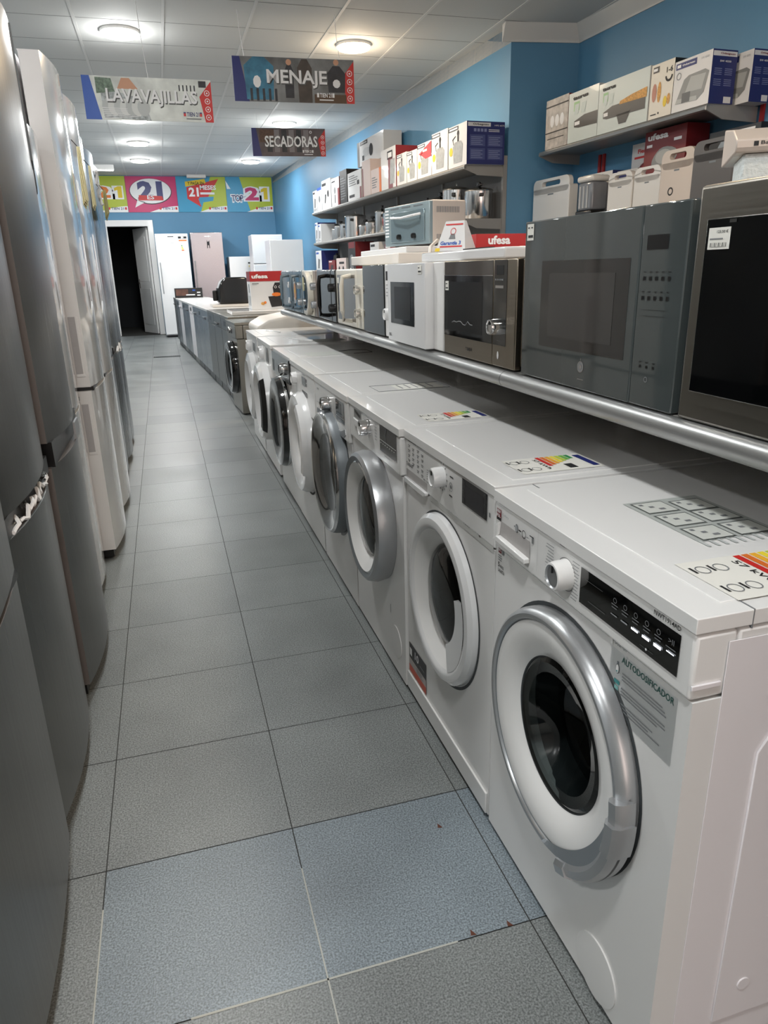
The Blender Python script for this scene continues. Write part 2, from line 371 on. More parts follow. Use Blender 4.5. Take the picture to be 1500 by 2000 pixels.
# ------------------------------------------------------------------ hanging signs
SCENE1 = mat('pale_kitchen_photo', (222, 226, 220), .5, noise=(6, .22)); SCENE2 = mat('grey_shop_photo', (120, 122, 122), .5, noise=(5, .45))  # kitchen picture's colour raised to carry light shining through the board
SCENE3 = mat('dim_laundry_photo', (92, 82, 84), .5, noise=(5, .4)); SKINP = mat('skin_tone_print', (210, 160, 130), .6)
DENIM = mat('blue_denim_print', (60, 122, 150), .5, noise=(14, .3)); DARKP = mat('dark_figure_print', (48, 50, 56), .5, noise=(14, .35))
def hang_sign(label, word, loc, rot, wd, ht, blue, photo, kind, wires, dz):
    t = thing('hanging_sign', label, 'sign', loc, rot)
    p = MB(); p.box(0, wd, 0, .006, 0, ht, WHITEW).build('board', t)
    q = MB(); y = -.001
    q.rect(0, wd, 0, ht, photo, -.0006)
    q.poly([(0, y, 0), (wd*.12, y, 0), (wd*.06, y, ht), (0, y, ht)], blue)
    q.poly([(wd*.935, y, 0), (wd, y, 0), (wd, y, ht*.97), (wd*.9, y, ht*.6)], REDP)
    for k in range(4):
        cz = ht*(.12+.19*k); q.ring(wd*.962, cz, ht*.055, ht*.07, WINK, -.002, 16); q.disc(wd*.962, cz, ht*.022, WINK, -.002, 10)
    if kind == 1:
        q.poly([(wd*.14, y, ht*.05), (wd*.5, y, 0), (wd*.45, y, ht*.5), (wd*.13, y, ht*.75)], mat('crockery_print', (170, 176, 176), .5, noise=(40, .5)))
        for k in range(7): q.disc(wd*(.18+k*.045), ht*.3, ht*.16, mat('plate_print', (216, 218, 214), .5) if k % 2 else mat('plate_print_b', (190, 194, 192), .5), -.0014-.0001*k, 16, ht*.2)
        q.poly([(wd*.1, -.0013, ht*.6), (wd*.24, -.0013, ht*.65), (wd*.22, -.0013, ht*.95), (wd*.1, -.0013, ht*.97)], mat('herb_print', (110, 130, 112), .5, noise=(50, .5)))
        q.poly([(wd*.26, -.0013, ht*.72), (wd*.42, -.0013, ht*.72), (wd*.36, -.0013, ht*.97), (wd*.3, -.0013, ht*.97)], SKINP)
        q.rect(wd*.9, wd*.96, ht*.82, ht*.97, DARKP, -.0013)
        for k in range(5): q.rect(wd*(.74+.03*k), wd*(.75+.03*k), ht*.72, ht*.86, DARKP, -.0013)
        for k in range(6): q.poly([(wd*.13, -.0022, ht*(.02+.05*k)), (wd*.13, -.0016, ht*(.035+.05*k)), (wd*.42, -.0016, ht*(.11+.03*k)), (wd*.42, -.0016, ht*(.1+.03*k))], WINK)
    elif kind == 2:
        def fig(x, w_, z0, z1, m): q.poly([(x, -.0013, z0), (x+w_, -.0013, z0), (x+w_*1.05, -.0013, z1*.8), (x+w_*.7, -.0013, z1), (x+w_*.3, -.0013, z1), (x-w_*.05, -.0013, z1*.8)], m)
        fig(wd*.1, wd*.22, ht*.05, ht*1.0, DENIM); fig(wd*.42, wd*.07, ht*.1, ht*.86, DARKP); fig(wd*.53, wd*.11, 0, ht*.98, mat('brown_coat_print', (74, 66, 60), .5, noise=(12, .3)))
        fig(wd*.78, wd*.14, ht*.25, ht*.85, DARKP); q.disc(wd*.455, ht*.9, ht*.07, SKINP, -.0014, 12); q.disc(wd*.85, ht*.93, ht*.07, SKINP, -.0014, 12)
        q.disc(wd*.19, ht*.45, ht*.1, WINK, -.0015, 9, ht*.14); q.disc(wd*.85, ht*.45, ht*.1, WINK, -.0015, 9)
        q.rect(wd*.66, wd*.93, 0, ht*.2, mat('brown_crate_print', (88, 66, 46), .5), -.0013)
        for k in range(5): q.rect(wd*(.13+k*.05), wd*(.15+k*.05), ht*.02, ht*.3, DARKP, -.0015)
    else:
        for k in range(6): q.rect(wd*(.2+.1*k), wd*(.27+.1*k), ht*.15, ht*.95, (DARKP, mat('grey_cloth_print', (130, 124, 126), .5))[k % 2], -.0013)
        q.rect(wd*.1, wd*.3, ht*.5, ht*.95, mat('brown_slats_print', (90, 66, 54), .5, noise=(60, .4)), -.0014)
        q.ring(wd*.8, ht*.87, ht*.03, ht*.05, WINK, -.0015)
    q.build('printed_picture', t, smooth=False)
    z0, hh = (ht*.33, ht*.40)
    x0, ww = (wd*.17, wd*.71) if kind == 1 else (wd*.27, wd*.50) if kind == 2 else (wd*.17, wd*.72)
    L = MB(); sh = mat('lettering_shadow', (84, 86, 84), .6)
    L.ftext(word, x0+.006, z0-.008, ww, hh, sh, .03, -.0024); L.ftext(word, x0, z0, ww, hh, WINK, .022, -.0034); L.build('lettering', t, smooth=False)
    b = MB(); tm = DBLUP if kind == 1 else WINK
    bx = wd*.76 if kind == 1 else wd*.68
    b.ftext('TIEN 21', bx+wd*.025, ht*.13, wd*.1, ht*.1, tm, .02, -.003)
    for xx in (bx, bx+wd*.13): b.rect(xx, xx+wd*.018, ht*.13, ht*.2, REDP if kind == 1 else WINK, -.003); b.rect(xx, xx+wd*.018, ht*.2, ht*.23, DBLUP if kind == 1 else WINK, -.003)
    b.rect(bx+wd*.02, bx+wd*.14, ht*.06, ht*.085, GINK if kind == 1 else WINK, -.003); b.build('brand_mark', t, smooth=False)
    for wx in wires:
        MB().tube([(wx, .003, ht), (wx-.02, .003, dz*.5+ht), (wx-.03, .003, dz+ht)], .0022, WINK, 5).build('wire', t)
hang_sign('hanging white kitchen picture sign reading LAVAVAJILLAS', 'LAVAVAJILLAS', (-.408, 6.6, 2.437), 0, .965, .3, BLUP, SCENE1, 1, (.49,), CH-2.437-.3)
hang_sign('hanging sign with people in a shop reading MENAJE', 'MENAJE', (.765, 6.82, 2.642), math.radians(-3), 1.02, .33, DBLUP, SCENE2, 2, (.1, .9), CH-2.642-.33)
hang_sign('dark hanging sign reading SECADORAS, farthest of the three', 'SECADORAS', (1.4, 10.83, 2.785), math.radians(-4), 1.0, .345, DBLUP, SCENE3, 3, (.1, .9), CH-2.785-.345)

# ------------------------------------------------------------------ far banners
def one(q, x, z, w_, h, m, y): q.poly([(x+w_*.4, y, z), (x+w_*.95, y, z), (x+w_*.95, y, z+h), (x+w_*.5, y, z+h), (x, y, z+h*.84), (x, y, z+h*.6), (x+w_*.4, y, z+h*.68)], m)
def banner(label, x0, x1, kind):
    z0, z1 = 2.575, 3.285; wd, ht = x1-x0, z1-z0
    t = thing('wall_banner', label, 'banner', (x0, BY-.02, z0)); MB().box(0, wd, 0, .012, 0, ht, WHITEW).build('sheet', t)
    q = MB(); y = -.001
    LIME = mat('lime_print', (176, 190, 48), .4); CY = mat('cyan_print', (50, 150, 190), .4); MAG = mat('magenta_print', (196, 30, 100), .4)
    base = {0: LIME, 1: MAG, 2: CY, 3: CY}[kind]; q.rect(0, wd, 0, ht, base, -.0006)
    if kind == 2:
        q.poly([(wd*.45, y, 0), (wd, y, 0), (wd, y, ht), (wd*.7, y, ht)], LIME)
        q.poly([(wd*.18, -.002, ht*.72), (wd*.6, -.002, ht*.82), (wd*.58, -.002, ht*.94), (wd*.18, -.002, ht*.86)], YEL)
        q.poly([(wd*.2, -.0016, ht*.7), (wd*.86, -.0016, ht*.94), (wd*.62, -.0016, ht*.42), (wd*.42, -.0016, ht*.38), (wd*.47, -.0016, ht*.14), (wd*.2, -.0016, ht*.38)], REDP)
        q.poly([(wd*.44, -.0018, ht*.26), (wd*.72, -.0018, ht*.32), (wd*.74, -.0018, ht*.44), (wd*.44, -.0018, ht*.42)], CY)
        q.ftext('Y PAGA EN', wd*.23, ht*.77, wd*.33, ht*.09, INK, .02, -.004); q.ftext('21', wd*.24, ht*.44, wd*.2, ht*.26, WINK, .04, -.004)
        q.ftext('MESES', wd*.47, ht*.63, wd*.33, ht*.13, WINK, .03, -.004); q.rect(wd*.47, wd*.76, ht*.5, ht*.56, WINK, -.003)
    elif kind == 3:
        q.poly([(wd*.5, y, 0), (wd, y, 0), (wd, y, ht), (wd*.3, y, ht)], LIME)
        q.ftext('21', wd*.36, ht*.3, wd*.58, ht*.44, WINK, .16, -.002); q.ftext('2', wd*.4, ht*.33, wd*.3, ht*.38, MAG, .05, -.004); one(q, wd*.75, ht*.36, wd*.15, ht*.34, YEL, -.004)
        q.ftext('TOP', wd*.08, ht*.26, wd*.3, ht*.26, WINK, .12, -.003); q.ftext('TOP', wd*.1, ht*.3, wd*.26, ht*.19, DBLUP, .02, -.005)
        q.poly([(0, -.002, ht*.9), (wd*.1, -.002, ht*.66), (wd*.02, -.002, ht*.66)], WINK)
    elif kind == 1:
        q.disc(wd*.48, ht*.58, wd*.42, DARKP, -.0016, 32, ht*.36); q.disc(wd*.48, ht*.59, wd*.405, WINK, -.002, 32, ht*.345)
        q.poly([(wd*.2, -.002, ht*.34), (wd*.35, -.002, ht*.28), (wd*.14, -.002, ht*.13)], WINK)
        q.ftext('21', wd*.22, ht*.35, wd*.5, ht*.52, DBLUP, .06, -.004); q.poly([(wd*.22, -.005, ht*.33), (wd*.72, -.005, ht*.33), (wd*.7, -.005, ht*.45), (wd*.24, -.005, ht*.48)], REDP)
        q.ftext('ES', wd*.4, ht*.36, wd*.14, ht*.12, WINK, .02, -.006)
    else:
        q.ftext('21', wd*.4, ht*.36, wd*.55, ht*.38, WINK, .16, -.002); q.ftext('2', wd*.42, ht*.4, wd*.28, ht*.32, ORG, .05, -.004); one(q, wd*.78, ht*.4, wd*.15, ht*.32, YEL, -.004)
    n = 12
    q.poly([(wd*.42+wd*.58*k/n, -.0022, ht*.17*math.sin(PI/2*k/n)) for k in range(n+1)]+[(wd, -.0022, 0)], WINK)
    q.ftext('TIEN 21', wd*.68, ht*.07, wd*.24, ht*.07, DBLUP, .02, -.004); q.rect(wd*.62, wd*.66, ht*.07, ht*.14, REDP, -.003); q.rect(wd*.94, wd*.98, ht*.07, ht*.14, REDP, -.003)
    q.build('print', t, smooth=False)
banner('lime banner with orange 21 beside the fridges, leftmost on the back wall', -1.56, -.50, 0)
banner('magenta banner with 21 in a white speech bubble', -.495, .545, 1)
banner('blue and lime banner reading 21 MESES', .55, 1.60, 2)
banner('blue and green banner reading TOP21, next to the corner', 1.605, 2.62, 3)

# ------------------------------------------------------------------ washing machines (local: x from the far side to the near side, -y to the aisle)
def cabinet(w, d, z0, z1, cx, cz, r, m, r0=.012):
    """box with a round hole in its front"""
    q = MB(); q.poly([(0, 0, z0), (0, d, z0), (0, d, z1), (0, 0, z1)], m); q.poly([(w, 0, z0), (w, 0, z1), (w, d, z1), (w, d, z0)], m)
    q.poly([(0, 0, z1), (0, d, z1), (w, d, z1), (w, 0, z1)], m); q.poly([(0, 0, z0), (w, 0, z0), (w, d, z0), (0, d, z0)], m); q.poly([(0, d, z0), (w, d, z0), (w, d, z1), (0, d, z1)], m)
    A = sorted([2*PI*k/40 for k in range(40)]+[math.atan2(b-cz, a-cx) % (2*PI) for a in (0, w) for b in (z0, z1)])
    out = []
    for t in A:
        c, s_ = math.cos(t), math.sin(t); k = 1e9
        if c > 1e-9: k = min(k, (w-cx)/c)
        if c < -1e-9: k = min(k, -cx/c)
        if s_ > 1e-9: k = min(k, (z1-cz)/s_)
        if s_ < -1e-9: k = min(k, (z0-cz)/s_)
        out.append((cx+k*c, 0, cz+k*s_))
    n = len(A); inn = [(cx+r*math.cos(t), 0, cz+r*math.sin(t)) for t in A]; inb = [(cx+r*math.cos(t), .03, cz+r*math.sin(t)) for t in A]
    q.add(out+inn+inb, [(i, (i+1) % n, (i+1) % n+n, i+n) for i in range(n)]+[(i+n, (i+1) % n+n, (i+1) % n+2*n, i+2*n) for i in range(n)], m)
    return q
def washer_drum(t, cx, cz, r, dark=False):
    g_ = RUBBER if not dark else BLACK
    q = MB(); q.lathe([(r, .012, g_), (r-.012, .05, g_), (r-.028, .075, g_), (r-.02, .1, DRUM), (r+.03, .12, DRUM), (r+.03, .36, DRUM), (0, .37, DRUM)], cx, 0, cz, DRUM)
    for k in range(3):
        a = k*2*PI/3+.4; ca, sa = math.cos(a), math.sin(a)
        q.tube([(cx+ca*(r+.02), .14, cz+sa*(r+.02)), (cx+ca*(r+.015), .34, cz+sa*(r+.015))], .016, DRUM, 6)
    q.build('drum', t)
def energy_label(q, x0, y0, z, sx=.11, sy=.205, kwh='57', cells=True):
    """EU label lying on the lid, its colour scale towards the back; local: x along the front, y backwards"""
    q.top(x0, x0+sx, y0, y0+sy, PAPER, z); z += .0006
    cs = [(196, 40, 36), (214, 110, 40), (232, 170, 50), (236, 214, 60), (190, 206, 60), (110, 176, 70), (40, 140, 70)]
    for k, c in enumerate(cs):
        y = y0+sy*(.42+.062*k); q.top(x0+.004, x0+.004+sx*(.62-.06*k), y, y+sy*.05, mat('scale_%d' % k, c, .5), z)
    q.top(x0+sx*.1, x0+sx*.9, y0+sy*.89, y0+sy*.97, DBLUP, z)
    q.top(x0+sx*.62, x0+sx*.9, y0+sy*.6, y0+sy*.7, INK, z)
    q.text(kwh+' kWh', (x0+sx*.15, y0+sy*.35, z), (1, 0, 0), (0, 1, 0), sx*.7, sy*.05, INK, .01)
    for k in range(4):
        cx, cy = x0+sx*(.25+.5*(k % 2)), y0+sy*(.1+.13*(k//2))
        n = 14
        for i in range(n):
            a, b = 2*PI*i/n, 2*PI*(i+1)/n
            q.poly([(cx+.011*math.cos(a), cy+.009*math.sin(a), z), (cx+.013*math.cos(a), cy+.011*math.sin(a), z), (cx+.013*math.cos(b), cy+.011*math.sin(b), z), (cx+.011*math.cos(b), cy+.009*math.sin(b), z)], GINK)
        q.top(cx-.012, cx+.008, cy-.017, cy-.013, INK, z)
def panel_rows(q, x0, x1, z0, z1, y, n, seed=1, m=None):
    for k in range(n):
        r = random.Random(seed+k); z = z1-(z1-z0)*(k+.5)/n
        q.rect(x0+(x1-x0)*r.uniform(0, .3), x1, z-.0012, z+.0012, m or GINK, y)
def knob(t, cx, cz, r, y, m, face=None, depth=.022, name='knob', dot=True):
    q = MB(); q.lathe([(r, 0, m), (r*.98, -depth*.7, m), (r*.9, -depth, m), (r*.78, -depth*1.02, face or m), (r*.7, -depth*.92, face or m), (0, -depth*.92, face or m)], cx, y, cz, m, 1, 32)
    if dot: q.box(cx-.0012, cx+.0012, y-depth*1.02, y-depth*.9, cz+r*.25, cz+r*.7, INK)
    return q.build(name, t)
def feet(t, w, d, h=.012):
    for fx in (.05, w-.05):
        for fy in (.05, d-.05):
            MB().cyl(fx, fy, 0, .022, 0, h+.004, BLACK).build('foot', t)
def washer(name, label, Y1, w, X=.61, h=.85, d=.59, cz=.5, R=.235, hole=.155, body=WHITE, panel=WPLAST, cat='washing machine', rot=RR, lid=True, ph=.105, py=-.012, toe=None, plinth=0):
    t = thing(name, label, cat, (X, Y1, 0), rot); cx = w/2
    z1 = h-ph-.028
    b = cabinet(w, d, .014, z1, cx, cz, hole, body).build('cabinet', t, bevel=.007, seg=3)
    feet(t, w, d)
    p = MB(); p.box(.001, w-.001, py, .06, z1+.003, h-.025, panel); p.box(.001, w-.001, .06, d, z1, h-.025, body)
    pn = p.build('control_panel', t, bevel=.006, seg=3)
    l = MB(); l.box(0, w, py-.003, d, h-.0225, h, panel); l.box(.03, w-.03, .05, d-.04, h-.001, h+.0015, panel); l.build('lid', t, bevel=.006, seg=3)
    return t, b, pn, cx, z1, py

# --- 1: nearest, the machine whose side is seen
t, b, pn, cx, z1, py = washer('washing_machine', 'nearest white washing machine with black touch display and silver door ring', 1.275, .607, X=.612, cz=.462, hole=.165, py=-.006, ph=.098)
cx = .291; cz_ = .462
q = MB(); q.lathe([(.237, -.002, SILVER), (.237, -.018, SILVER), (.233, -.029, SILVER), (.226, -.0345, SILVER), (.219, -.034, SILVER), (.2155, -.030, DSILV), (.214, -.026, WPLAST), (.212, -.0295, WPLAST), (.20, -.031, WPLAST), (.18, -.0285, WPLAST), (.155, -.018, WPLAST), (.147, -.010, WPLAST), (.143, -.008, RUBBER), (.138, -.002, RUBBER)], cx, 0, cz_, SILVER, 1, 96)
q.lathe([(.245, -.0008), (.237, -.0008)], cx, 0, cz_, RUBBER, 1, 72)
door = q.build('door', t)
MB().lathe([(.141, -.006), (.132, -.011), (.112, -.006), (.105, .02), (.09, .06), (.05, .08), (0, .085)], cx, 0, cz_, GLASS, 1, 56).build('glass', door)
q = MB(); n = 36; A0, A1 = math.radians(-84), math.radians(9)
def ap(r_, a, y): return (cx+r_*math.cos(a), y, cz_+r_*math.sin(a))
for k in range(n):            # grey crescent that widens along the handle
    u0, u1 = k/n, (k+1)/n; a, b_ = A0+(A1-A0)*u0, A0+(A1-A0)*u1
    i0, i1 = .2165-.024*math.sin(PI*u0)**.8, .2165-.024*math.sin(PI*u1)**.8
    q.poly([ap(i0, a, -.0325), ap(.2185, a, -.040), ap(.2185, b_, -.040), ap(i1, b_, -.0325)], DSILV)
q.lathe([(.2175, -.034), (.2185, -.041), (.226, -.047), (.240, -.0445), (.2455, -.034), (.2455, -.012)], cx, 0, cz_, SILVER, 1, 28, math.radians(-66), math.radians(10), True)
q.lathe([(.2175, -.034), (.2185, -.046), (.227, -.054), (.243, -.051), (.2495, -.040), (.2495, -.012)], cx, 0, cz_, SILVER, 1, 8, math.radians(-14), math.radians(1), True)
q.lathe([(.2175, -.034), (.2185, -.044), (.227, -.050), (.242, -.048), (.2485, -.038), (.2485, -.012)], cx, 0, cz_, SILVER, 1, 5, math.radians(-68), math.radians(-60), True)
q.lathe([(.2458, -.030), (.2462, -.026)], cx, 0, cz_, BLACK, 1, 20, math.radians(-58), math.radians(-15))
q.build('handle', door)
washer_drum(t, cx, cz_, .165)
Y = py-.001
q = MB(); q.rect(.334, .580, .750, .813, BGLASS, Y-.0006)
for k, x in enumerate((.425, .451, .477, .503, .529)): q.rect(x, x+.016, .772+.0*k, .7735+.0008*k, LED if k > 1 else LINK_, Y-.002); q.ring(x+.008, .797, .0035, .0045, GINK, Y-.002, 10); q.rect(x, x+.016, .789, .7905, GINK, Y-.002); q.rect(x+.001, x+.014, .784, .7855, GINK, Y-.002)
q.rect(.556, .572, .778, .7795, LED, Y-.002); q.ftext('>II', .558, .792, .012, .008, GINK, 0, Y-.002); q.rect(.554, .574, .785, .7865, GINK, Y-.002)
q.rect(.35, .40, .797, .7975, GINK, Y-.002); q.rect(.362, .41, .763, .7635, GINK, Y-.002); q.rect(.50, .53, .758, .7583, GINK, Y-.002); q.disc(.515, .758, .002, WINK, Y-.0025, 8)
q.build('display', pn, smooth=False)
q = MB(); q.ftext('NWT1914AD', .522, .8175, .056, .0075, INK, .01, Y-.001)
q.rect(.014, .034, .797, .815, mat('maroon_badge', (120, 24, 34), .4), Y-.001); q.rect(.014, .034, .791, .797, INK, Y-.001)
q.ftext('NEW', .0155, .807, .017, .007, WINK, .03, Y-.0016); q.ftext('POL', .0155, .798, .017, .007, WINK, .03, Y-.0016)
q.ftext('Callary', .04, .805, .028, .006, LINK_, 0, Y-.001)
q.disc(.103, .80, .006, GINK, Y-.001, 10, .009); q.disc(.103, .80, .0045, LINK_, Y-.0014, 10, .007); q.ring(.133, .798, .0065, .008, INK, Y-.001, 16); q.rect(.112, .122, .798, .801, INK, Y-.001)
q.rect(.144, .152, .796, .7975, GINK, Y-.001); q.rect(.156, .172, .803, .805, INK, Y-.001); q.rect(.165, .172, .792, .803, GINK, Y-.001); q.rect(.092, .096, .80, .803, GINK, Y-.001)
for k in range(13): q.rect(.218+.002*abs(6-k) % .01, .246, .812-.006*k, .8132-.006*k, GINK, Y-.001)
for k in range(12): q.rect(.308, .330-.002*(k % 3), .812-.006*k, .8132-.006*k, GINK, Y-.001)
for k in range(5): q.rect(.235, .25, .818-.014*k, .8184-.014*k, LINK_, Y-.001); q.rect(.298, .314, .818-.014*k, .8184-.014*k, LINK_, Y-.001)
q.rect(.26, .284, .83, .8312, GINK, Y-.001); q.rect(.264, .28, .826, .8272, GINK, Y-.001); q.ring(.290, .781, .0285, .0295, INK, Y-.001, 28, .3, 5.6)
q.rect(.188, .1884, .745, .835, LINK_, Y-.001); q.build('printed_markings', pn, smooth=False)
knob(pn, .290, .781, .0265, py, WPLAST, SILVER, .03)
q = MB(); q.rect(.03, .158, .753, .792, mat('drawer_recess_grey', (176, 172, 170), .5), Y-.0004)
q.prism([(.018, .75), (.158, .748), (.158, .758), (.034, .762)], 1, Y-.012, Y, WPLAST); q.prism([(.018, .75), (.03, .762), (.034, .79), (.018, .78)], 1, Y-.007, Y, WPLAST)
q.build('detergent_drawer', pn, bevel=.0015)
q = MB(); y = -.001
q.rect(.423, .581, .604, .715, FILM, -.0006); q.rect(.423, .428, .72, .736, WPLAST, y-.002); q.ftext('Dose On', .431, .722, .03, .008, GINK, 0, y)
q.ftext('AUTODOSIFICADOR', .452, .700, .122, .011, mat('green_ink', (30, 78, 72), .5), .01, y)
for k in range(3):
    z = .682-.026*k
    q.lines(.456, .572, z-.012, z+.004, 3, GINK, y, 5+k)
q.disc(.443, .684, .005, DSILV, y, 10, .009); q.disc(.443, .684, .0038, WHITE, y-.0004, 10, .0075); q.rect(.441, .445, .692, .697, DSILV, y); q.rect(.4415, .4445, .679, .6815, TEAL, y-.0008)
q.rect(.437, .451, .658, .665, TEAL, y); q.rect(.439, .449, .648, .655, mat('pale_teal', (120, 176, 172), .5), y)
q.ring(.444, .628, .004, .0052, DSILV, y, 12); q.rect(.447, .453, .626, .6275, DSILV, y)
q.build('dosing_sticker', b, smooth=False); q = MB()
q.rect(.012, .026, .716, .73, mat('maroon_badge'), y); q.ftext('NEWPOL', .013, .72, .012, .006, WINK, .02, y-.0006)
q.rect(.029, .038, .716, .729, GINK, y); q.lines(.012, .034, .698, .713, 3, GINK, y, 3)
q.ftext('5', .012, .684, .007, .011, INK, .02, y); q.ftext('AÑOS', .021, .684, .017, .0085, INK, .01, y); q.ftext('GARANTIA', .012, .673, .03, .008, INK, .01, y)
q.build('warranty_sticker', b, smooth=False)
q = MB(); q.lathe([(.062, 0), (.062, -.003), (.058, -.0035), (.0, -.0035)], .46, 0, .075, WHITE, 1, 36); q.build('filter_cap', b)
q = MB(); q.prism([(.06, .03), (.56, .03), (.56, .81), (.045, .81), (.045, .10)], 0, .607, .6085, WHITE_S); 
q.prism([(.12, .09), (.50, .09), (.5, .62), (.46, .70), (.17, .70), (.12, .62)], 0, .6085, .612, WHITE_S)
q.box(.606, .6095, -.006, .04, .745, .752, WHITE_S); q.cyl(.61, .17, .16, .012, 0, .004, WHITE_S, 0); q.build('side_panel', t, bevel=.0012)
q = MB(); q.box(-.0005, .6075, .078, .0795, .823, .8512, GINK); z = .8522
q.top(.18, .39, .17, .33, mat('sticker_grey_film', (176, 180, 176), .35), z); z += .0005
for k, (a, c) in enumerate(((.19, .18), (.26, .18), (.33, .18), (.2, .255), (.26, .255), (.33, .255))):
    q.top(a-.002, a+.058, c, c+.066, mat('dark_frame_ink', (90, 94, 92), .5), z); q.top(a+.002, a+.054, c+.003, c+.063, mat('pale_sticker', (204, 206, 200), .4), z+.0004)
    for j in range(3): q.top(a+.008+.014*j, a+.016+.014*j, c+.01+.012*j, c+.018+.014*j, GINK, z+.0008)
for k in range(9): q.top(.385, .412, .17+.017*k, .176+.017*k, mat('faint_smudge', (186, 190, 188), .4), z)
energy_label(q, .452, .075, .8524, .13, .24)
q.build('lid_stickers', t, smooth=False)

# --- 2
t, b, pn, cx, z1, py = washer('washing_machine', 'white washing machine with blank dark square display and white round dial, second from the camera', 1.893, .604, X=.616, cz=.460, hole=.17, py=-.002, ph=.115)
cz_ = .460; cx = .302
q = MB(); q.lathe([(.228, -.001, WGLOSS), (.226, -.014, WGLOSS), (.215, -.024, WGLOSS), (.20, -.026, WGLOSS), (.192, -.024, WGLOSS), (.186, -.018, WPLAST), (.144, .016, WPLAST), (.138, .020, RUBBER)], cx, 0, cz_, WGLOSS, 1, 72)
q.lathe([(.236, -.0006), (.228, -.0006)], cx, 0, cz_-.003, RUBBER, 1, 72)
door = q.build('door', t)
MB().lathe([(.142, .016), (.13, .004), (.11, -.004), (.06, -.01), (0, -.012)], cx, 0, cz_, GLASS, 1, 48).build('glass', door)
q = MB(); q.lathe([(.19, -.0245), (.15, -.020), (.118, -.016), (.114, -.002)], cx, 0, cz_, WGLOSS, 1, 18, math.radians(-62), math.radians(22), True); q.build('handle', door)
washer_drum(t, cx, cz_, .17)
Y = py-.001
q = MB(); q.rect(.427, .566, .762, .822, mat('dark_display', (30, 30, 33), .35), Y-.0006); q.rect(.445, .548, .768, .81, mat('display_blank', (44, 43, 46), .5), Y-.001)
for x, z in ((.437, .813), (.437, .79), (.437, .77), (.557, .814), (.557, .792), (.557, .769)): q.disc(x, z, .007, BLACK, Y-.0014, 12); q.ring(x, z, .0045, .0053, GINK, Y-.0018, 10, 0, 4)
q.build('display', pn, smooth=False)
q = MB()
for c, x in enumerate((.03, .065, .105, .14)):
    for k in range(4+(c > 1)): z = .812-.014*k-.004*(c % 2); q.rect(x, x+.018, z, z+.0016, INK, Y); q.rect(x+.002, x+.013, z-.0045, z-.003, INK, Y)
q.rect(.03, .1, .824, .8255, INK, Y); q.rect(.11, .15, .826, .829, INK, Y)
for k in range(5): q.rect(.185, .222-.004*(k % 2), .778-.006*k, .7795-.006*k, INK, Y)
q.ftext('INDEST', .028, .752, .045, .009, INK, .015, Y); q.ring(.02, .757, .004, .0055, INK, Y, 10)
q.ftext('My Time', .16, .742, .035, .006, INK, .005, Y)
for k in range(9):
    a = math.radians(100-26*k); q.disc(.295+.034*math.cos(a), .79+.034*math.sin(a), .0014+.0006*(k % 3), INK, Y, 8, .003)
q.ring(.355, .779, .010, .0115, GINK, Y, 16); q.disc(.355, .779, .005, GINK, Y, 8); q.rect(.348, .37, .803, .806, INK, Y); q.rect(.345, .365, .755, .758, INK, Y); q.rect(.262, .285, .826, .829, INK, Y)
q.rect(.575, .582, .775, .785, GINK, Y); q.build('printed_markings', pn, smooth=False)
kk = knob(pn, .295, .789, .026, py, WGLOSS, WGLOSS, .03)
q = MB(); q.rect(.012, .185, .716, .74, mat('drawer_recess_grey'), -.0022); q.prism([(.004, .7), (.17, .7), (.19, .708), (.19, .716), (.012, .716), (.004, .712)], 1, -.01, 0, WGLOSS); q.build('detergent_drawer', b, bevel=.002)
q = MB(); q.rect(.2, .598, .70, .731, mat('panel_band_grey', (196, 196, 192), .4), -.0012)
q.ftext('Xpress Wash', .33, .712, .07, .008, GINK, 0, -.0018); q.ftext('1200', .435, .712, .035, .009, GINK, 0, -.0018); q.ftext('9kg', .5, .711, .032, .013, INK, .01, -.0018); q.build('panel_band', b, smooth=False); q = MB()
q.rect(.01, .165, .08, .18, mat('sticker_black', (34, 30, 32), .4), -.001); q.rect(.01, .165, .08, .128, mat('sticker_grey', (176, 168, 164), .4), -.0014); q.rect(.01, .165, .08, .104, mat('sticker_rust', (196, 74, 44), .4), -.0018)
q.ftext('10', .065, .145, .035, .026, WINK, .02, -.002); q.rect(.018, .038, .14, .165, WINK, -.002); q.lines(.08, .16, .108, .126, 3, GINK, -.002, 4); q.rect(.11, .15, .145, .15, GINK, -.002)
q.build('capacity_sticker', b, smooth=False)
q = MB(); q.prism([(0, 0), (-.012, 0), (0, .055)], 0, .02, .598, WHITE); 
kp = MB(); kp.box(.004, .600, -.006, .0, .016, .075, WHITE); kp.build('kick_panel', t, bevel=.002)
q = MB(); energy_label(q, .43, .09, .8524, .12, .2); q.build('lid_stickers', t, smooth=False)

# --- 3
t, b, pn, cx, z1, py = washer('washing_machine', 'white washing machine with wide silver door rim and silver dial, third from the camera', 2.495, .597, X=.608, cz=.50, hole=.16, py=-.008, ph=.115)
cx = .31; cz_ = .50
q = MB(); q.lathe([(.216, -.001, SILVER), (.222, -.03, SILVER), (.215, -.058, SILVER), (.204, -.066, DSILV), (.188, -.06, CHROME), (.184, -.062, WPLAST), (.178, -.058, WPLAST), (.138, -.03, WPLAST), (.134, -.024, RUBBER)], cx, 0, cz_, SILVER, 1, 72)
door = q.build('door', t)
MB().lathe([(.137, -.028), (.12, -.04), (.07, -.048), (0, -.051)], cx, 0, cz_, GLASS, 1, 48).build('glass', door); washer_drum(t, cx, cz_, .155)
Y = py-.001
q = MB(); q.rect(.395, .565, .745, .828, mat('display_brown_black', (38, 34, 32), .2), Y-.0006); q.rect(.395, .565, .779, .7805, WINK, Y-.001)
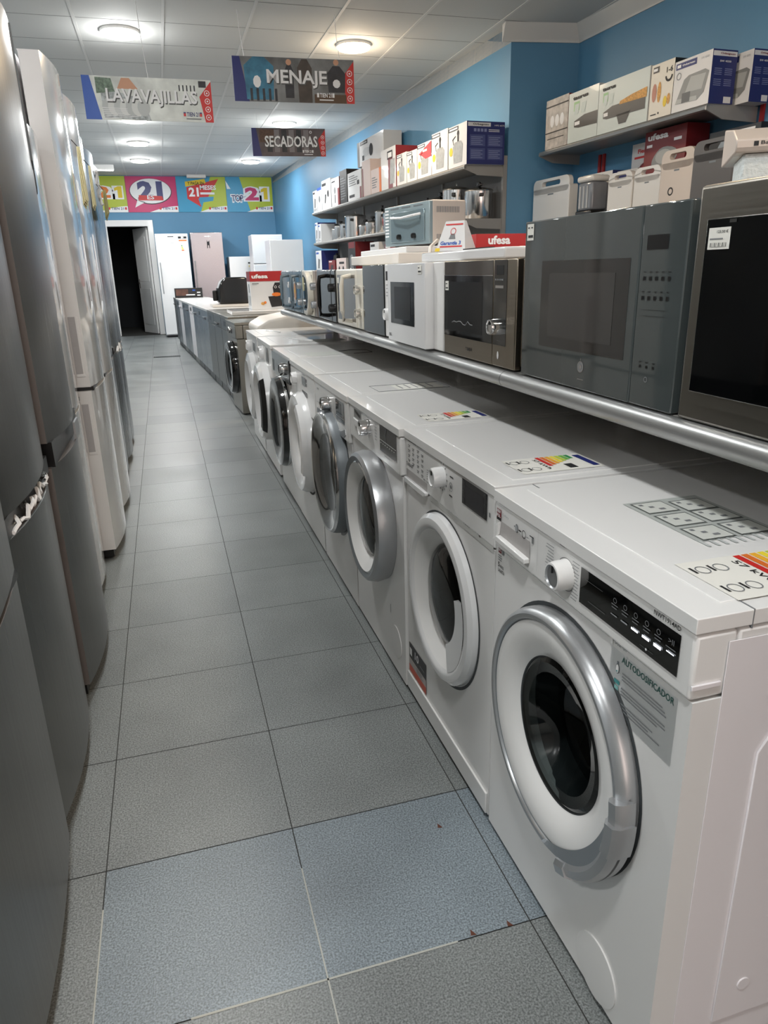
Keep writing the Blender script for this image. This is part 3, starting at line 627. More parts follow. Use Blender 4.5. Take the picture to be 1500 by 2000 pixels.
for k in range(7): q.rect(.402+.023*k, .414+.023*k, .77, .7715, WINK, Y-.001); q.rect(.404+.023*k, .412+.023*k, .774, .7752, GINK, Y-.001)
q.tube([(.47, Y-.0012, .825), (.46, Y-.0012, .8), (.465, Y-.0012, .78)], .0006, GINK, 4); q.build('display', pn, smooth=False)
q = MB(); 
for k in range(7): q.rect(.335, .36, .826-.01*k, .828-.01*k, LINK_, Y); 
q.rect(.54, .56, .834, .836, GINK, Y); q.rect(.44, .5, .735, .737, LINK_, Y); q.build('printed_markings', pn, smooth=False)
knob(pn, .265, .79, .027, py, CHROME, WPLAST, .034)
q = MB(); q.rect(.07, .165, .79, .822, mat('drawer_label', (130, 130, 128), .4), Y); 
for k in range(6): q.rect(.085+.012*k, .092+.012*k, .808-.002*k, .82-.002*k, INK, Y-.0005)
q.prism([(.06, .77), (.15, .762), (.17, .768), (.17, .788), (.08, .79)], 1, Y-.006, Y, WPLAST); q.build('detergent_drawer', pn, bevel=.002)
q = MB(); energy_label(q, .43, .1, .8524, .11, .2)
q.build('lid_stickers', t, smooth=False)
q = MB(); q.lathe([(.055, 0), (.055, -.002), (.051, -.0025), (0, -.0025)], .5, 0, .12, WHITE, 1, 32); q.rect(.44, .444, .2, .23, GINK, -.001); q.build('filter_cap', b)

# --- 4
t, b, pn, cx, z1, py = washer('washing_machine', 'white washing machine with big smoked glass door and chrome rim, fourth from the camera', 3.10, .60, X=.606, cz=.492, hole=.16, py=-.012, ph=.15)
cx = .3; cz_ = .492
q = MB(); q.lathe([(.256, -.001, DSILV), (.254, -.03, DSILV), (.25, -.046, CHROME), (.242, -.056, CHROME), (.234, -.054, SGLASS), (.2, -.05, SGLASS), (.16, -.036, SGLASS)], cx, 0, cz_, CHROME, 1, 72)
q.lathe([(.268, -.0008), (.254, -.0008)], cx, 0, cz_, BLACK, 1, 60, math.radians(-80), math.radians(80))
door = q.build('door', t); MB().lathe([(.162, -.036), (.12, -.03), (0, -.022)], cx, 0, cz_, SMOKE, 1, 48).build('glass', door); washer_drum(t, cx, cz_, .155, True)
Y = py-.001
q = MB(); q.rect(.41, .545, .735, .815, BGLASS, Y-.0006)
for k in range(6): q.rect(.42+.02*k, .43+.02*k, .752, .754, WINK, Y-.001); q.rect(.422+.02*k, .428+.02*k, .745, .7465, GINK, Y-.001)
q.rect(.44, .5, .765, .805, mat('display_blue_black', (22, 28, 36), .1), Y-.001); q.build('display', pn, smooth=False)
q = MB(); q.ftext('HISENSE', .05, .798, .04, .008, GINK, .02, Y); q.rect(.03, .09, .742, .744, LINK_, Y); q.rect(.36, .39, .72, .80, mat('panel_print_grey', (208, 208, 206), .4), Y)
q.build('printed_markings', pn, smooth=False); knob(pn, .29, .775, .028, py, CHROME, CHROME, .036)
q = MB(); q.prism([(.03, .695), (.14, .68), (.15, .69), (.13, .715), (.04, .718)], 1, Y-.002, Y, DSILV); q.prism([(.3, .68), (.52, .68), (.56, .70), (.55, .72), (.48, .70), (.3, .7)], 1, -.014, 0, SILVER); q.build('detergent_drawer', b, bevel=.002)
q = MB(); q.tube([(.42, .12, .8522), (.42, .4, .8522), (.56, .4, .8522), (.56, .12, .8522), (.42, .12, .8522)], .001, GINK, 4); q.top(.43, .55, .2, .38, PAPER, .8524)
for k in range(5): q.top(.44, .53, .22+.03*k, .226+.03*k, GINK, .8530)
q.build('lid_stickers', t, smooth=False)

# --- 5
t, b, pn, cx, z1, py = washer('washing_machine', 'white washing machine with square buttons under a small black screen, fifth from the camera', 3.76, .64, X=.606, cz=.478, hole=.16, py=-.01, ph=.19)
cx = .32; cz_ = .478
q = MB(); q.lathe([(.25, -.001, WGLOSS), (.248, -.03, WGLOSS), (.235, -.054, WGLOSS), (.20, -.056, WGLOSS), (.15, -.03, WPLAST), (.14, -.02, RUBBER), (.135, -.012, RUBBER)], cx, 0, cz_, WGLOSS, 1, 64)
q.lathe([(.262, -.0008), (.25, -.0008)], cx, 0, cz_-.004, GAP, 1, 64)
door = q.build('door', t); MB().lathe([(.137, -.018), (.12, -.026), (0, -.034)], cx, 0, cz_, GLASS, 1, 48).build('glass', door)
MB().lathe([(.2, -.055), (.205, -.072), (.232, -.066), (.244, -.04)], cx, 0, cz_, WGLOSS, 1, 16, math.radians(-30), math.radians(62), True).build('handle', door); washer_drum(t, cx, cz_, .155)
Y = py-.001
q = MB(); q.rect(.33, .425, .765, .805, BGLASS, Y-.0006); q.build('display', pn, smooth=False)
q = MB()
for k in range(2): q.rect(.435, .455, .768+.02*k, .782+.02*k, GINK, Y)
for k in range(4): q.rect(.32+.035*k, .345+.035*k, .715+.0*k, .738, mat('button_grey', (96, 98, 100), .4), Y)
q.rect(.35, .42, .815, .817, GINK, Y); q.ring(.29, .7, .006, .008, GINK, Y, 12)
q.build('buttons', pn, smooth=False); knob(pn, .16, .775, .03, py, WGLOSS, WPLAST, .026)
q = MB(); q.rect(.50, .56, .575, .625, INK, -.001); q.rect(.503, .528, .58, .622, WINK, -.0016); q.rect(.54, .55, .585, .615, WINK, -.0016); q.build('front_stickers', b, smooth=False)

# --- 6
t, b, pn, cx, z1, py = washer('washing_machine', 'white washing machine with black control panel and glossy black door, sixth from the camera', 4.41, .64, X=.608, cz=.46, hole=.15, panel=WHITE, py=-.006, ph=.125)
cx = .32; cz_ = .46
q = MB(); q.lathe([(.262, -.001, CHROME), (.26, -.03, BGLASS), (.25, -.06, BGLASS), (.2, -.07, BGLASS), (.15, -.05, BGLASS)], cx, 0, cz_, BGLASS, 1, 64)
door = q.build('door', t); MB().lathe([(.152, -.05), (.1, -.04), (0, -.036)], cx, 0, cz_, SMOKE, 1, 40).build('glass', door); washer_drum(t, cx, cz_, .145, True)
Y = py-.001
q = MB(); q.box(.01, .63, Y-.012, Y, .712, .838, mat('gloss_dark_panel', (38, 40, 43), .15, coat=.5)); q.rect(.03, .1, .725, .79, BLACK, Y-.0126); q.rect(.2, .3, .75, .752, GINK, Y-.0126); q.ftext('LG', .22, .765, .04, .012, LINK_, .01, Y-.0126); q.build('display', pn)
knob(pn, .45, .775, .034, Y-.012, CHROME, BGLASS, .024)
q = MB(); q.tube([(.43, .3, .8522), (.4, .38, .853), (.43, .46, .8522), (.56, .46, .8522), (.58, .35, .8522)], .0015, INK, 4); q.top(.42, .6, .1, .28, mat('pale_sticker'), .8524); q.build('lid_stickers', t, smooth=False)

# --- 7, 8
t, b, pn, cx, z1, py = washer('washing_machine', 'white washing machine with a long dark handle on its white door, seventh from the camera', 5.20, .66, X=.61, cz=.455, hole=.15, py=-.006, ph=.19)
cx = .34; cz_ = .455
q = MB(); q.lathe([(.265, -.001, WGLOSS), (.26, -.05, WGLOSS), (.24, -.072, WGLOSS), (.2, -.075, WGLOSS), (.14, -.04, WPLAST), (.13, -.03, RUBBER)], cx, 0, cz_, WGLOSS, 1, 56)
door = q.build('door', t); MB().lathe([(.132, -.03), (0, -.05)], cx, 0, cz_, SMOKE, 1, 40).build('glass', door); washer_drum(t, cx, cz_, .145)
MB().lathe([(.2, -.076), (.21, -.084), (.245, -.078), (.268, -.05)], cx, 0, cz_, BLACK, 1, 16, math.radians(-42), math.radians(42), True).build('handle', door)
Y = py-.001
q = MB(); q.rect(.42, .53, .72, .82, mat('display_grey', (124, 124, 120), .3), Y-.0006); q.rect(.43, .52, .73, .79, mat('display_grey_dark', (90, 92, 90), .3), Y-.001); q.rect(.05, .14, .742, .75, LINK_, Y); q.build('display', pn, smooth=False)
knob(pn, .26, .77, .045, py, WGLOSS, WPLAST, .03)
q = MB(); q.tube([(.2, .15, .8522), (.35, .2, .856), (.5, .3, .853)], .003, WGLOSS, 5); q.top(.44, .58, .3, .5, mat('pale_sticker'), .8524); q.build('lid_stickers', t, smooth=False)
t, b, pn, cx, z1, py = washer('washing_machine', 'white washing machine farthest in the white row, beside the steel machine', 5.92, .68, X=.61, cz=.455, hole=.15, py=-.006, ph=.17)
cx = .34; cz_ = .455
q = MB(); q.lathe([(.258, -.001, WGLOSS), (.25, -.045, WGLOSS), (.2, -.06, WGLOSS), (.15, -.03, WPLAST), (.14, -.02, RUBBER)], cx, 0, cz_, WGLOSS, 1, 56)
door = q.build('door', t); MB().lathe([(.142, -.02), (0, -.045)], cx, 0, cz_, SMOKE, 1, 40).build('glass', door); washer_drum(t, cx, cz_, .145)
Y = py-.001
q = MB(); q.rect(.40, .55, .72, .80, WINK, Y-.0004); q.rect(.41, .54, .73, .79, mat('display_grey_dark'), Y-.0008); q.build('display', pn, smooth=False); knob(pn, .2, .75, .04, py, WGLOSS, WPLAST, .03)
q = MB(); q.tube([(.15, .12, .854), (.3, .14, .858), (.45, .2, .856)], .003, WGLOSS, 5); q.build('lid_wrinkled_film', t)
# shrink-wrapped machine behind the white row
t = thing('washing_machine', 'white top of a plastic-wrapped machine between the farthest white washer and the steel one', 'washing machine', (.70, 6.62, 0), RR)
q = MB(); q.box(0, .62, 0, .58, .014, .80, WHITE); q.build('cabinet', t, bevel=.01); feet(t, .62, .58)
q = MB(); q.prism([(0, .80), (.58, .80), (.58, .93), (.3, .945), (.1, .915), (0, .86)], 0, 0, .62, OFFW); q.build('wrapped_lid', t, bevel=.02, seg=3)

# --- steel machines (the row bends with the wall)
t, b, pn, cx, z1, py = washer('washing_machine', 'brushed steel washing machine with black door at the start of the steel row', 7.43, .6, X=.575, cz=.42, hole=.15, body=STEELW, panel=STEELW, py=-.01, ph=.12, rot=RR+WA)
cx = .3; cz_ = .42
q = MB(); q.lathe([(.252, -.001, BGLASS), (.25, -.04, BGLASS), (.235, -.06, BGLASS), (.18, -.06, BGLASS), (.14, -.04, BGLASS)], cx, 0, cz_, BGLASS, 1, 56)
q.lathe([(.19, -.0605), (.18, -.0615)], cx, 0, cz_, CHROME, 1, 56); door = q.build('door', t); MB().lathe([(.142, -.04), (0, -.03)], cx, 0, cz_, SMOKE, 1, 40).build('glass', door); washer_drum(t, cx, cz_, .145, True)
q = MB(); q.rect(.1, .4, .74, .78, BLACK, -.0116); q.build('display', pn, smooth=False); knob(pn, .28, .77, .03, -.01, CHROME, BLACK, .02)
def row_pt(k, pitch=.615):  # along the steel row
    s = 7.47+k*pitch; return (.568-(s-7.47)*math.tan(WA), s)
NAMES = ['nearest', 'second', 'third', 'fourth', 'fifth', 'sixth', 'seventh', 'eighth', 'ninth', 'tenth', 'eleventh', 'farthest']
dsh = [STEELD, STEELD, STEELD, STEELL, STEELL, STEELL, WHITE_S, STEELL, STEELL, WHITE_S, STEELL, STEELD]
for k in range(12):
    x, y0 = row_pt(k); m = dsh[k]
    what = 'white' if m is WHITE_S else 'brushed steel'
    t = thing('dishwasher', '%s dishwasher, %s of the dishwashers standing in the row towards the back' % (what, NAMES[k]), 'dishwasher', (x, y0+.6, 0), RR+WA, 'dishwashers in the row')
    q = MB(); q.box(0, .598, .03, .58, .09, .84, WHITE_S if m is WHITE_S else STEELS); q.box(.02, .58, .06, .5, .0, .09, BLACK); q.build('cabinet', t, bevel=.003)
    q = MB(); q.box(.002, .596, 0, .03, .10, .72, m); dd = q.build('door', t, bevel=.004)
    q = MB(); q.box(.002, .596, -.004, .03, .725, .842, m); pnl = q.build('control_panel', t, bevel=.004)
    if k % 2 == 0: MB().rect(.2, .4, .76, .81, BLACK, -.0046).build('display', pnl, smooth=False)
    else: MB().box(.15, .45, -.004, .012, .735, .755, BLACK).box(.14, .46, -.03, -.012, .755, .765, m).box(.14, .16, -.03, 0, .755, .765, m).box(.44, .46, -.03, 0, .755, .765, m).build('handle', pnl)
    MB().box(0, .598, -.008, .59, .843, .868, WPLAST if m in (WHITE_S, STEELL) else STEELW).build('worktop', t, bevel=.003)
    MB().box(.01, .588, .025, .04, .0, .095, BLACK if m is not WHITE_S else GREY).build('kick_panel', t)

FRW = mat('fridge_white_gloss', (204, 206, 207), .16, coat=.8)
# ------------------------------------------------------------------ fridges on the left (local: x away from the camera along the row, -y to the aisle)
def curved_door(w, bulge, th, z0, z1, m, side, n=14, flat=False):
    q = MB(); pts = []
    for k in range(n+1):
        u = k/n; pts.append((.002+u*(w-.004), -bulge*(1-(2*u-1)**2)))
    q_ = pts+[(w-.002, th), (.002, th)]
    N = len(q_); vs = [(x, y, z0) for x, y in q_]+[(x, y, z1) for x, y in q_]
    q.add(vs, [(i, i+1, i+1+N, i+N) for i in range(n)], m)
    b = [(n, n+1, n+1+N, n+N), (n+1, n+2, n+2+N, n+1+N), (n+2, 0, N, n+2+N)]
    q.add(vs, b+[list(range(N)), list(range(2*N-1, N-1, -1))], side)
    return q
def fridge(label, y0, w, X, ztop, gap, gw, m, side, body, bulge=.04, th=.06, loc=None, rot=PI/2, name='fridge_freezer', d=.58, bottom=.05):
    t = thing(name, label, 'fridge', loc or (X, y0, 0), rot)
    q = MB(); q.box(.004, w-.004, th+.012, d, .03, ztop-.012, body); q.box(.02, w-.02, th+.03, d-.05, 0, .03, BLACK); q.build('cabinet', t, bevel=.006)
    lo = curved_door(w, bulge, th, bottom, gap-gw/2, m, side).build('lower_door', t, bevel=.003)
    up = curved_door(w, bulge, th, gap+gw/2, ztop-.006, m, side).build('upper_door', t, bevel=.003)
    MB().box(.01, w-.01, -bulge*.35, th+.012, gap-gw/2-.001, gap+gw/2+.001, BLACK).build('door_gap_trim', t)
    MB().box(.01, w-.01, .012, .07, .012, bottom+.002, BLACK).build('plinth', t)
    return t, lo, up
fridge('nearest fridge freezer, plain dark brushed steel, bottom left corner of the photo', .87, .63, -.352, 1.98, .715, .012, STEELD, STEELS, STEELS, .018)
t, lo, up = fridge('dark steel fridge freezer with crumpled plastic in its black handle gap, second from the camera', 1.52, .61, -.372, 1.98, .79, .045, STEELD, STEELS, STEELS, .03)
q = MB(); r = random.Random(4); pts = []
for k in range(30):
    u = .06+k*.0165; pts.append((u, -.03*(1-(2*u/.61-1)**2)+r.uniform(-.006, .008), .785+r.uniform(-.016, .014)))
q.tube(pts, .005, WPLAST, 5); q.tube([(x+.01, y+.004, z+r.uniform(-.01, .01)) for x, y, z in pts], .004, FILM, 5); q.build('crumpled_plastic_wrap', t)
q = MB(); 
for k in range(12):
    u0, u1 = .02+k*.048, .068+k*.048; f_ = lambda u: -.031*(1-(2*u/.61-1)**2)-.0012
    q.poly([(u0, f_(u0), .768), (u1, f_(u1), .768), (u1, f_(u1), .764), (u0, f_(u0), .764)], CHROME)
q.build('chrome_trim', lo, smooth=False)
t, lo, up = fridge('steel fridge freezer with tall black handle gap and a grey tab, third from the camera', 2.17, .61, -.362, 2.0, .80, .07, STEELD, STEELS, STEELS, .03)
MB().box(.36, .46, -.034, -.028, .77, .826, SILVER).build('handle_tab', up)
q = MB()
def bz(u, b=.03, w=.61): return -b*(1-(2*u/w-1)**2)-.0015
q.tube([(.44, bz(.44), 1.98), (.44, bz(.44), 1.62), (.47, bz(.47), 1.6)], .003, DSILV, 5); q.tube([(.54, bz(.54), 1.9), (.54, bz(.54), 1.56), (.575, bz(.575), 1.54)], .003, DSILV, 5)
q.build('sticker_outline', up)
fridge('shorter white fridge freezer with curved door, between the steel and the tall white one', 2.80, .56, -.408, 1.79, .78, .014, FRW, WPLAST, WHITE_S, .03)
t, lo, up = fridge('tall white fridge freezer with recessed side handles', 3.40, .62, -.350, 2.115, .812, .016, FRW, WPLAST, WHITE_S, .03, .075)
for dr_, z0, z1 in ((up, .87, 1.12), (lo, .52, .745)):
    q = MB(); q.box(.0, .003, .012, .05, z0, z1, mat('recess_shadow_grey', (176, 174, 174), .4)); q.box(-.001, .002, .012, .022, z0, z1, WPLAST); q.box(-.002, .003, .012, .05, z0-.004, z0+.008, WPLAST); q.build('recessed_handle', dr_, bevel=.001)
t, lo, up = fridge('white fridge freezer with a small dark dot on its lower door edge', 4.06, .62, -.352, 2.11, .785, .014, FRW, WPLAST, WHITE_S, .03, .06)
t, lo, up = fridge('slim steel fridge freezer just beyond the white ones', 4.72, .50, -.375, 2.06, .79, .03, STEELL, STEELS, STEELS, .02)
t, lo, up = fridge('steel fridge freezer with torn plastic in its door gap, last but one', 5.24, .54, -.372, 2.05, .80, .04, STEELL, STEELS, STEELS, .03)
q = MB(); r = random.Random(9); q.tube([(.05+k*.03, -.03+r.uniform(-.01, .01), .80+r.uniform(-.03, .03)) for k in range(16)], .008, WPLAST, 5)
q.tube([(.3+k*.015, -.035+r.uniform(-.012, .01), 1.93-k*.02+r.uniform(-.02, .02)) for k in range(10)], .012, WPLAST, 5); q.build('crumpled_plastic_wrap', t)
t, lo, up = fridge('last steel fridge freezer of the left row, beside the open door', 5.80, .54, -.372, 2.03, .80, .02, STEELL, STEELS, STEELS, .02)
# paper sheets hanging from door handles
PAPY = mat('yellowish_paper', (214, 204, 158), .8); PAPO = mat('olive_paper', (176, 170, 116), .8)
def papers(label, x, y, ztop, h, wd, m, n=4):
    t = thing('hanging_papers', label, 'paper', (x, y, ztop), PI/2)
    q = MB()
    for k in range(n):
        o = -.004*k; d = (k-n/2)*.012
        q.prism([(-.012+d*.2, 0), (.012+d*.2, 0), (wd*.5+d, -h+.012*k), (wd*.1+d, -h-.01+.012*k), (-wd*.5+d, -h+.008*k)], 1, o-.0016, o, m)
    q.build('sheets', t, smooth=False); MB().tube([(0, -.004, 0), (0, .02, .03)], .002, INK, 4).build('string', t)
papers('folded yellow papers hanging from the tall white fridge, nearest bundle', -.308, 3.98, 1.86, .26, .17, PAPY)
papers('narrow yellow papers hanging on the next fridge, middle bundle', -.312, 4.62, 1.86, .22, .15, PAPY, 3)
papers('olive yellow papers hanging in the lowest bundle beside the lime banner', -.30, 5.45, 1.82, .18, .20, PAPO, 5)

# ------------------------------------------------------------------ fridges against the back wall (fronts face the camera)
def back_fridge(label, x0, y0, w, h, m, side, gap=None, handle=True, name='fridge'):
    t = thing(name, label, 'fridge', (x0, y0, 0), 0)
    MB().box(0, w, .06, .62, .04, h, side).box(.03, w-.03, .09, .58, 0, .04, BLACK).build('cabinet', t, bevel=.006)
    zs = [(.06, h)] if not gap else [(.06, gap-.006), (gap+.006, h)]
    for k, (a, b) in enumerate(zs):
        d_ = MB().box(0, w, 0, .055, a, b-.004, m).build('door', t, bevel=.01)
        if handle: MB().tube([(.05, 0, a+(b-a)*.42), (.05, -.035, a+(b-a)*.42), (.05, -.035, a+(b-a)*.72), (.05, 0, a+(b-a)*.72)], .010, SILVER, 6).build('handle', d_)
    return t, d_
t, d_ = back_fridge('tall white upright freezer beside the open back door', -.02, 16.45, .66, 2.09, WGLOSS, WHITE_S)
q = MB(); q.rect(.25, .37, 2.02, 2.035, INK, -.001); q.rect(.46, .52, 1.99, 2.03, INK, -.001); q.rect(.53, .63, 1.99, 2.03, INK, -.001); q.rect(.53, .57, 1.995, 2.025, PAPER, -.0014); q.rect(.47, .63, 1.94, 1.965, ORG, -.001)
q.rect(.5, .63, 1.68, 1.9, PAPER, -.001)
for k, c in enumerate(((40, 140, 70), (190, 206, 60), (236, 214, 60), (214, 110, 40))): q.rect(.51, .53+.01*k, 1.84-.03*k, 1.86-.03*k, mat('tag_%d' % k, c, .5), -.0016)
q.rect(.3, .36, 1.9, 1.905, GINK, -.001); q.build('stickers', d_, smooth=False)
t, d_ = back_fridge('silver pinkish upright fridge with a small dark drawing, leaning beside the white freezer', .70, 16.7, .67, 2.12, mat('rosy_steel', (184, 180, 186), .24, .85), STEELS)
q = MB(); q.rect(.29, .42, 2.03, 2.045, WINK, -.001); q.rect(.37, .385, 2.02, 2.055, WINK, -.0014); q.poly([(.33, -.001, 1.8), (.345, -.001, 1.8), (.35, -.001, 1.86), (.37, -.001, 1.86), (.375, -.001, 1.8), (.39, -.001, 1.8), (.385, -.001, 1.96), (.365, -.001, 1.93), (.35, -.001, 1.93), (.335, -.001, 1.97)], INK); q.build('stickers', d_, smooth=False)
t, d_ = back_fridge('low white freezer in front of the blue wall, between silver and white fridges', 1.47, 16.7, .62, 1.62, WGLOSS, WHITE_S, handle=False)
q = MB(); q.rect(.4, .52, 1.38, 1.5, PAPER, -.001); q.rect(.4, .47, 1.47, 1.5, INK, -.0014); q.rect(.41, .43, 1.41, 1.43, YEL, -.0014); q.build('stickers', d_, smooth=False)
back_fridge('taller white two-door fridge in the back right corner, behind the other', 1.86, 15.6, .62, 2.01, WGLOSS, WHITE_S, 1.45, False)
back_fridge('white fridge standing in front in the back right corner', 1.93, 13.6, .60, 1.83, WGLOSS, WHITE_S, None, False)

# ------------------------------------------------------------------ long microwave shelf
SX, SZ = .85, 1.0
g_ = thing('long_shelf', 'long grey metal shelf with rounded silver lip carrying the microwaves', 'shelf', (0, 0, 0))
joints = [-.75, .514, 1.784, 3.05, 4.30, 5.66]
for a, b in zip(joints[:-1], joints[1:]):
    q = MB(); q.box(SX+.03, SX+.56, a+.002, b-.002, SZ-.012, SZ+.012, GREY)
    sh = q.build('shelf_board', g_)
    pr = [(SX+.022-.022*math.sin(PI*k/14), SZ-.011+.022*math.cos(PI*k/14)) for k in range(15)]+[(SX+.034, SZ-.033), (SX+.034, SZ+.011)]
    MB().prism(pr, 1, a+.0015, b-.0015, SHELFG).build('lip', sh)
MB().box(SX+.56, SX+.575, -.75, 5.66, .01, SZ-.013, mat('dark_back_panel', (70, 68, 66), .7)).build('back_panel', g_)
for y in joints[1:]:
    q = MB(); q.box(SX+.40, SX+.44, y-.02, y+.02, 0, SZ-.013, GREY); q.box(SX+.12, SX+.44, y-.004, y+.004, SZ-.07, SZ-.013, GREY); q.build('upright', g_, bevel=.002)

# ------------------------------------------------------------------ microwaves (local as the washers)
def micro(label, Y1, w, h, d, body, X=.87, z=1.0125, cat='microwave', name='microwave_oven'):
    t = thing(name, label, cat, (X, Y1, z+.0), RR)
    q = MB(); q.box(.002, w-.002, .02, d, .012, h-.004, body); b = q.build('body', t, bevel=.004)
    for fx in (.05, w-.05):
        for fy in (.08, d-.06): MB().cyl(fx, fy, 0, .012, 0, .014, BLACK).build('foot', t)
    return t, b
def slots(b, w, d, h, m):
    q = MB()
    for k in range(7): q.side(.15+.02*k, .16+.02*k, h*.6, h*.8, m, w-.0015)
    q.build('vent_slots', b, smooth=False)
# big steel built-in, cut by the picture edge
t, b = micro('big steel-framed built-in microwave with black glass, cut by the right picture edge', 1.082, .60, .385, .36, GREY)
q = MB(); q.box(0, .60, 0, .022, 0, .385, STEELW); fr = q.build('frame', t, bevel=.006)
q = MB(); q.box(.028, .54, -.003, 0, .052, .332, BGLASS); gl = q.build('glass_door', t, bevel=.008, seg=3)
q = MB(); q.rect(.036, .085, .285, .318, PAPER, -.004); q.rect(.041, .078, .289, .295, INK, -.0045); q.ftext('123,50 €', .055, .309, .025, .005, INK, .01, -.0045); q.rect(.04, .07, .30, .302, GINK, -.0045)
for k in range(12): q.rect(.042+.003*k, .0432+.003*k+.0006*(k % 3), .289, .296, PAPER, -.005)
q.rect(.08, .095, .324, .329, CHROME, -.004); q.build('price_sticker', gl, smooth=False)
# grey glass built-in
t, b = micro('wide dark grey glass built-in microwave with black window', 1.700, .600, .372, .33, BLACK)
q = MB(); q.box(0, .468, 0, .02, .002, .368, DGLASS); dd = q.build('door', t, bevel=.003); q = MB(); q.box(.471, .60, 0, .02, .002, .368, DGLASS); cp = q.build('control_panel', t, bevel=.003)
q = MB(); q.rect(.092, .442, .083, .277, mat('window_border_black', (24, 24, 24), .06, coat=.8), -.0006); q.rect(.13, .395, .108, .25, mat('window_mesh_grey', (52, 51, 50), .1, coat=.6), -.001); q.build('window', dd, smooth=False)
q = MB(); q.lathe([(.0105, 0), (.0125, 0)], .287, -.001, .052, CHROME, 1, 20); q.lathe([(0, 0), (.005, 0)], .287, -.0012, .052, CHROME, 1, 12); q.lathe([(.005, 0), (.0105, 0)], .287, -.0009, .052, GINK, 1, 12); q.rect(.278, .302, .024, .0255, CHROME, -.001); q.rect(.286, .288, .066, .071, CHROME, -.001)
q.build('emblem', dd, smooth=False)
q = MB(); q.rect(.012, .045, .325, .362, PAPER, -.001); q.rect(.016, .025, .352, .355, INK, -.0014); q.rect(.032, .04, .352, .355, INK, -.0014); q.rect(.018, .042, .331, .337, INK, -.0014); q.build('price_sticker', dd, smooth=False)
q = MB(); q.rect(.489, .55, .29, .315, BLACK, -.001)
for j in range(2):
    for k in range(5): q.rect(.486+.018*k, .492+.018*k, .25-.035*j, .2515-.035*j, BLACK, -.001); q.rect(.485+.018*k, .493+.018*k, .236-.035*j, .243-.035*j, BLACK, -.001)
for k in range(3): q.rect(.495+.02*k, .503+.02*k, .086, .0875, BLACK, -.001); q.rect(.496+.02*k, .502+.02*k, .076, .081, BLACK, -.001)
q.rect(.488, .56, .183, .1835, BLACK, -.001); q.rect(.488, .56, .172, .1725, BLACK, -.001); q.ring(.52, .055, .004, .0055, GINK, -.001, 10); q.build('touch_controls', cp, smooth=False)
# bronze
t, b = micro('bronze and black microwave with big chrome dial, under the red box', 2.248, .512, .288, .34, mat('warm_grey_metal', (150, 136, 122), .35, .5))
BRZ = brushed('bronze_metal', (150, 140, 126), .3, 0)
q = MB(); q.box(0, .372, 0, .02, .004, .286, BRZ); dd = q.build('door', t, bevel=.003); q = MB(); q.box(.374, .51, 0, .02, .004, .286, BRZ); cp = q.build('control_panel', t, bevel=.003)
q = MB(); q.rect(.002, .368, .062, .244, BGLASS, -.0006); q.rect(.03, .30, .08, .226, mat('mesh_black', (18, 18, 18), .15), -.001); q.rect(.005, .368, .246, .284, mat('brown_glass', (74, 68, 62), .1, coat=.5), -.0006); q.rect(.002, .368, .2435, .2455, CHROME, -.001)
r = random.Random(3); q.tube([(.07+k*.018, -.001, .105+r.uniform(-.004, .01)) for k in range(10)], .0012, GINK, 4); q.build('window', dd, smooth=False)
q = MB(); q.rect(.012, .04, .20, .228, PAPER, -.0014); q.rect(.016, .036, .205, .209, INK, -.0018); q.rect(.016, .03, .218, .221, INK, -.0018); q.ftext('TEKA', .18, .028, .05, .009, INK, .02, -.001); q.build('stickers', dd, smooth=False)
q = MB(); q.rect(.376, .455, .062, .284, BGLASS, -.0006); q.rect(.39, .435, .246, .27, BLACK, -.001); q.rect(.385, .435, .212, .219, CHROME, -.001)
for k in range(5): q.rect(.382+.011*k, .389+.011*k, .232, .236, GINK, -.001)
q.rect(.395, .43, .062+.012, .075, GINK, -.001); q.disc(.41, .035, .006, WINK, -.001, 12, .011); q.build('display', cp, smooth=False)
knob(cp, .412, .112, .022, 0, CHROME, CHROME, .03)
# white with dark window
t, b = micro('white microwave with black window and plain white door', 2.780, .525, .288, .36, WPLAST)
q = MB(); q.box(0, .43, -.03, .02, .004, .286, WGLOSS); dd = q.build('door', t, bevel=.003); MB().box(.432, .523, 0, .02, .004, .286, WPLAST).build('control_panel', t, bevel=.003)
q = MB(); q.rect(.042, .32, .072, .222, BGLASS, -.0312); q.rect(.09, .28, .09, .205, mat('mesh_black'), -.0318); q.build('window', dd, smooth=False)
q = MB(); q.rect(.36, .4, .25, .278, PAPER, -.0312); q.rect(.365, .395, .255, .26, INK, -.0316); q.rect(.365, .38, .268, .271, INK, -.0316); q.rect(.02, .026, .022, .034, INK, -.0312); q.ftext('LG', .03, .022, .016, .012, INK, .01, -.0312); q.build('stickers', dd, smooth=False)
# mirror door, white panel
t, b = micro('white microwave with dark mirror door and white dial panel', 3.25, .45, .288, .36, WPLAST)
q = MB(); q.box(0, .33, -.004, .02, .004, .286, mat('dark_mirror', (40, 44, 46), .04, .6, coat=.5)); q.build('door', t, bevel=.003); q = MB(); q.box(.332, .45, 0, .02, .004, .286, WPLAST); cp = q.build('control_panel', t, bevel=.004)
q = MB(); q.rect(.35, .39, .225, .26, INK, -.001)
for k in range(4): q.rect(.35, .41, .165+.014*k, .167+.014*k, GINK, -.001)
q.build('display', cp, smooth=False); knob(cp, .385, .095, .024, 0, WGLOSS, WPLAST, .022)
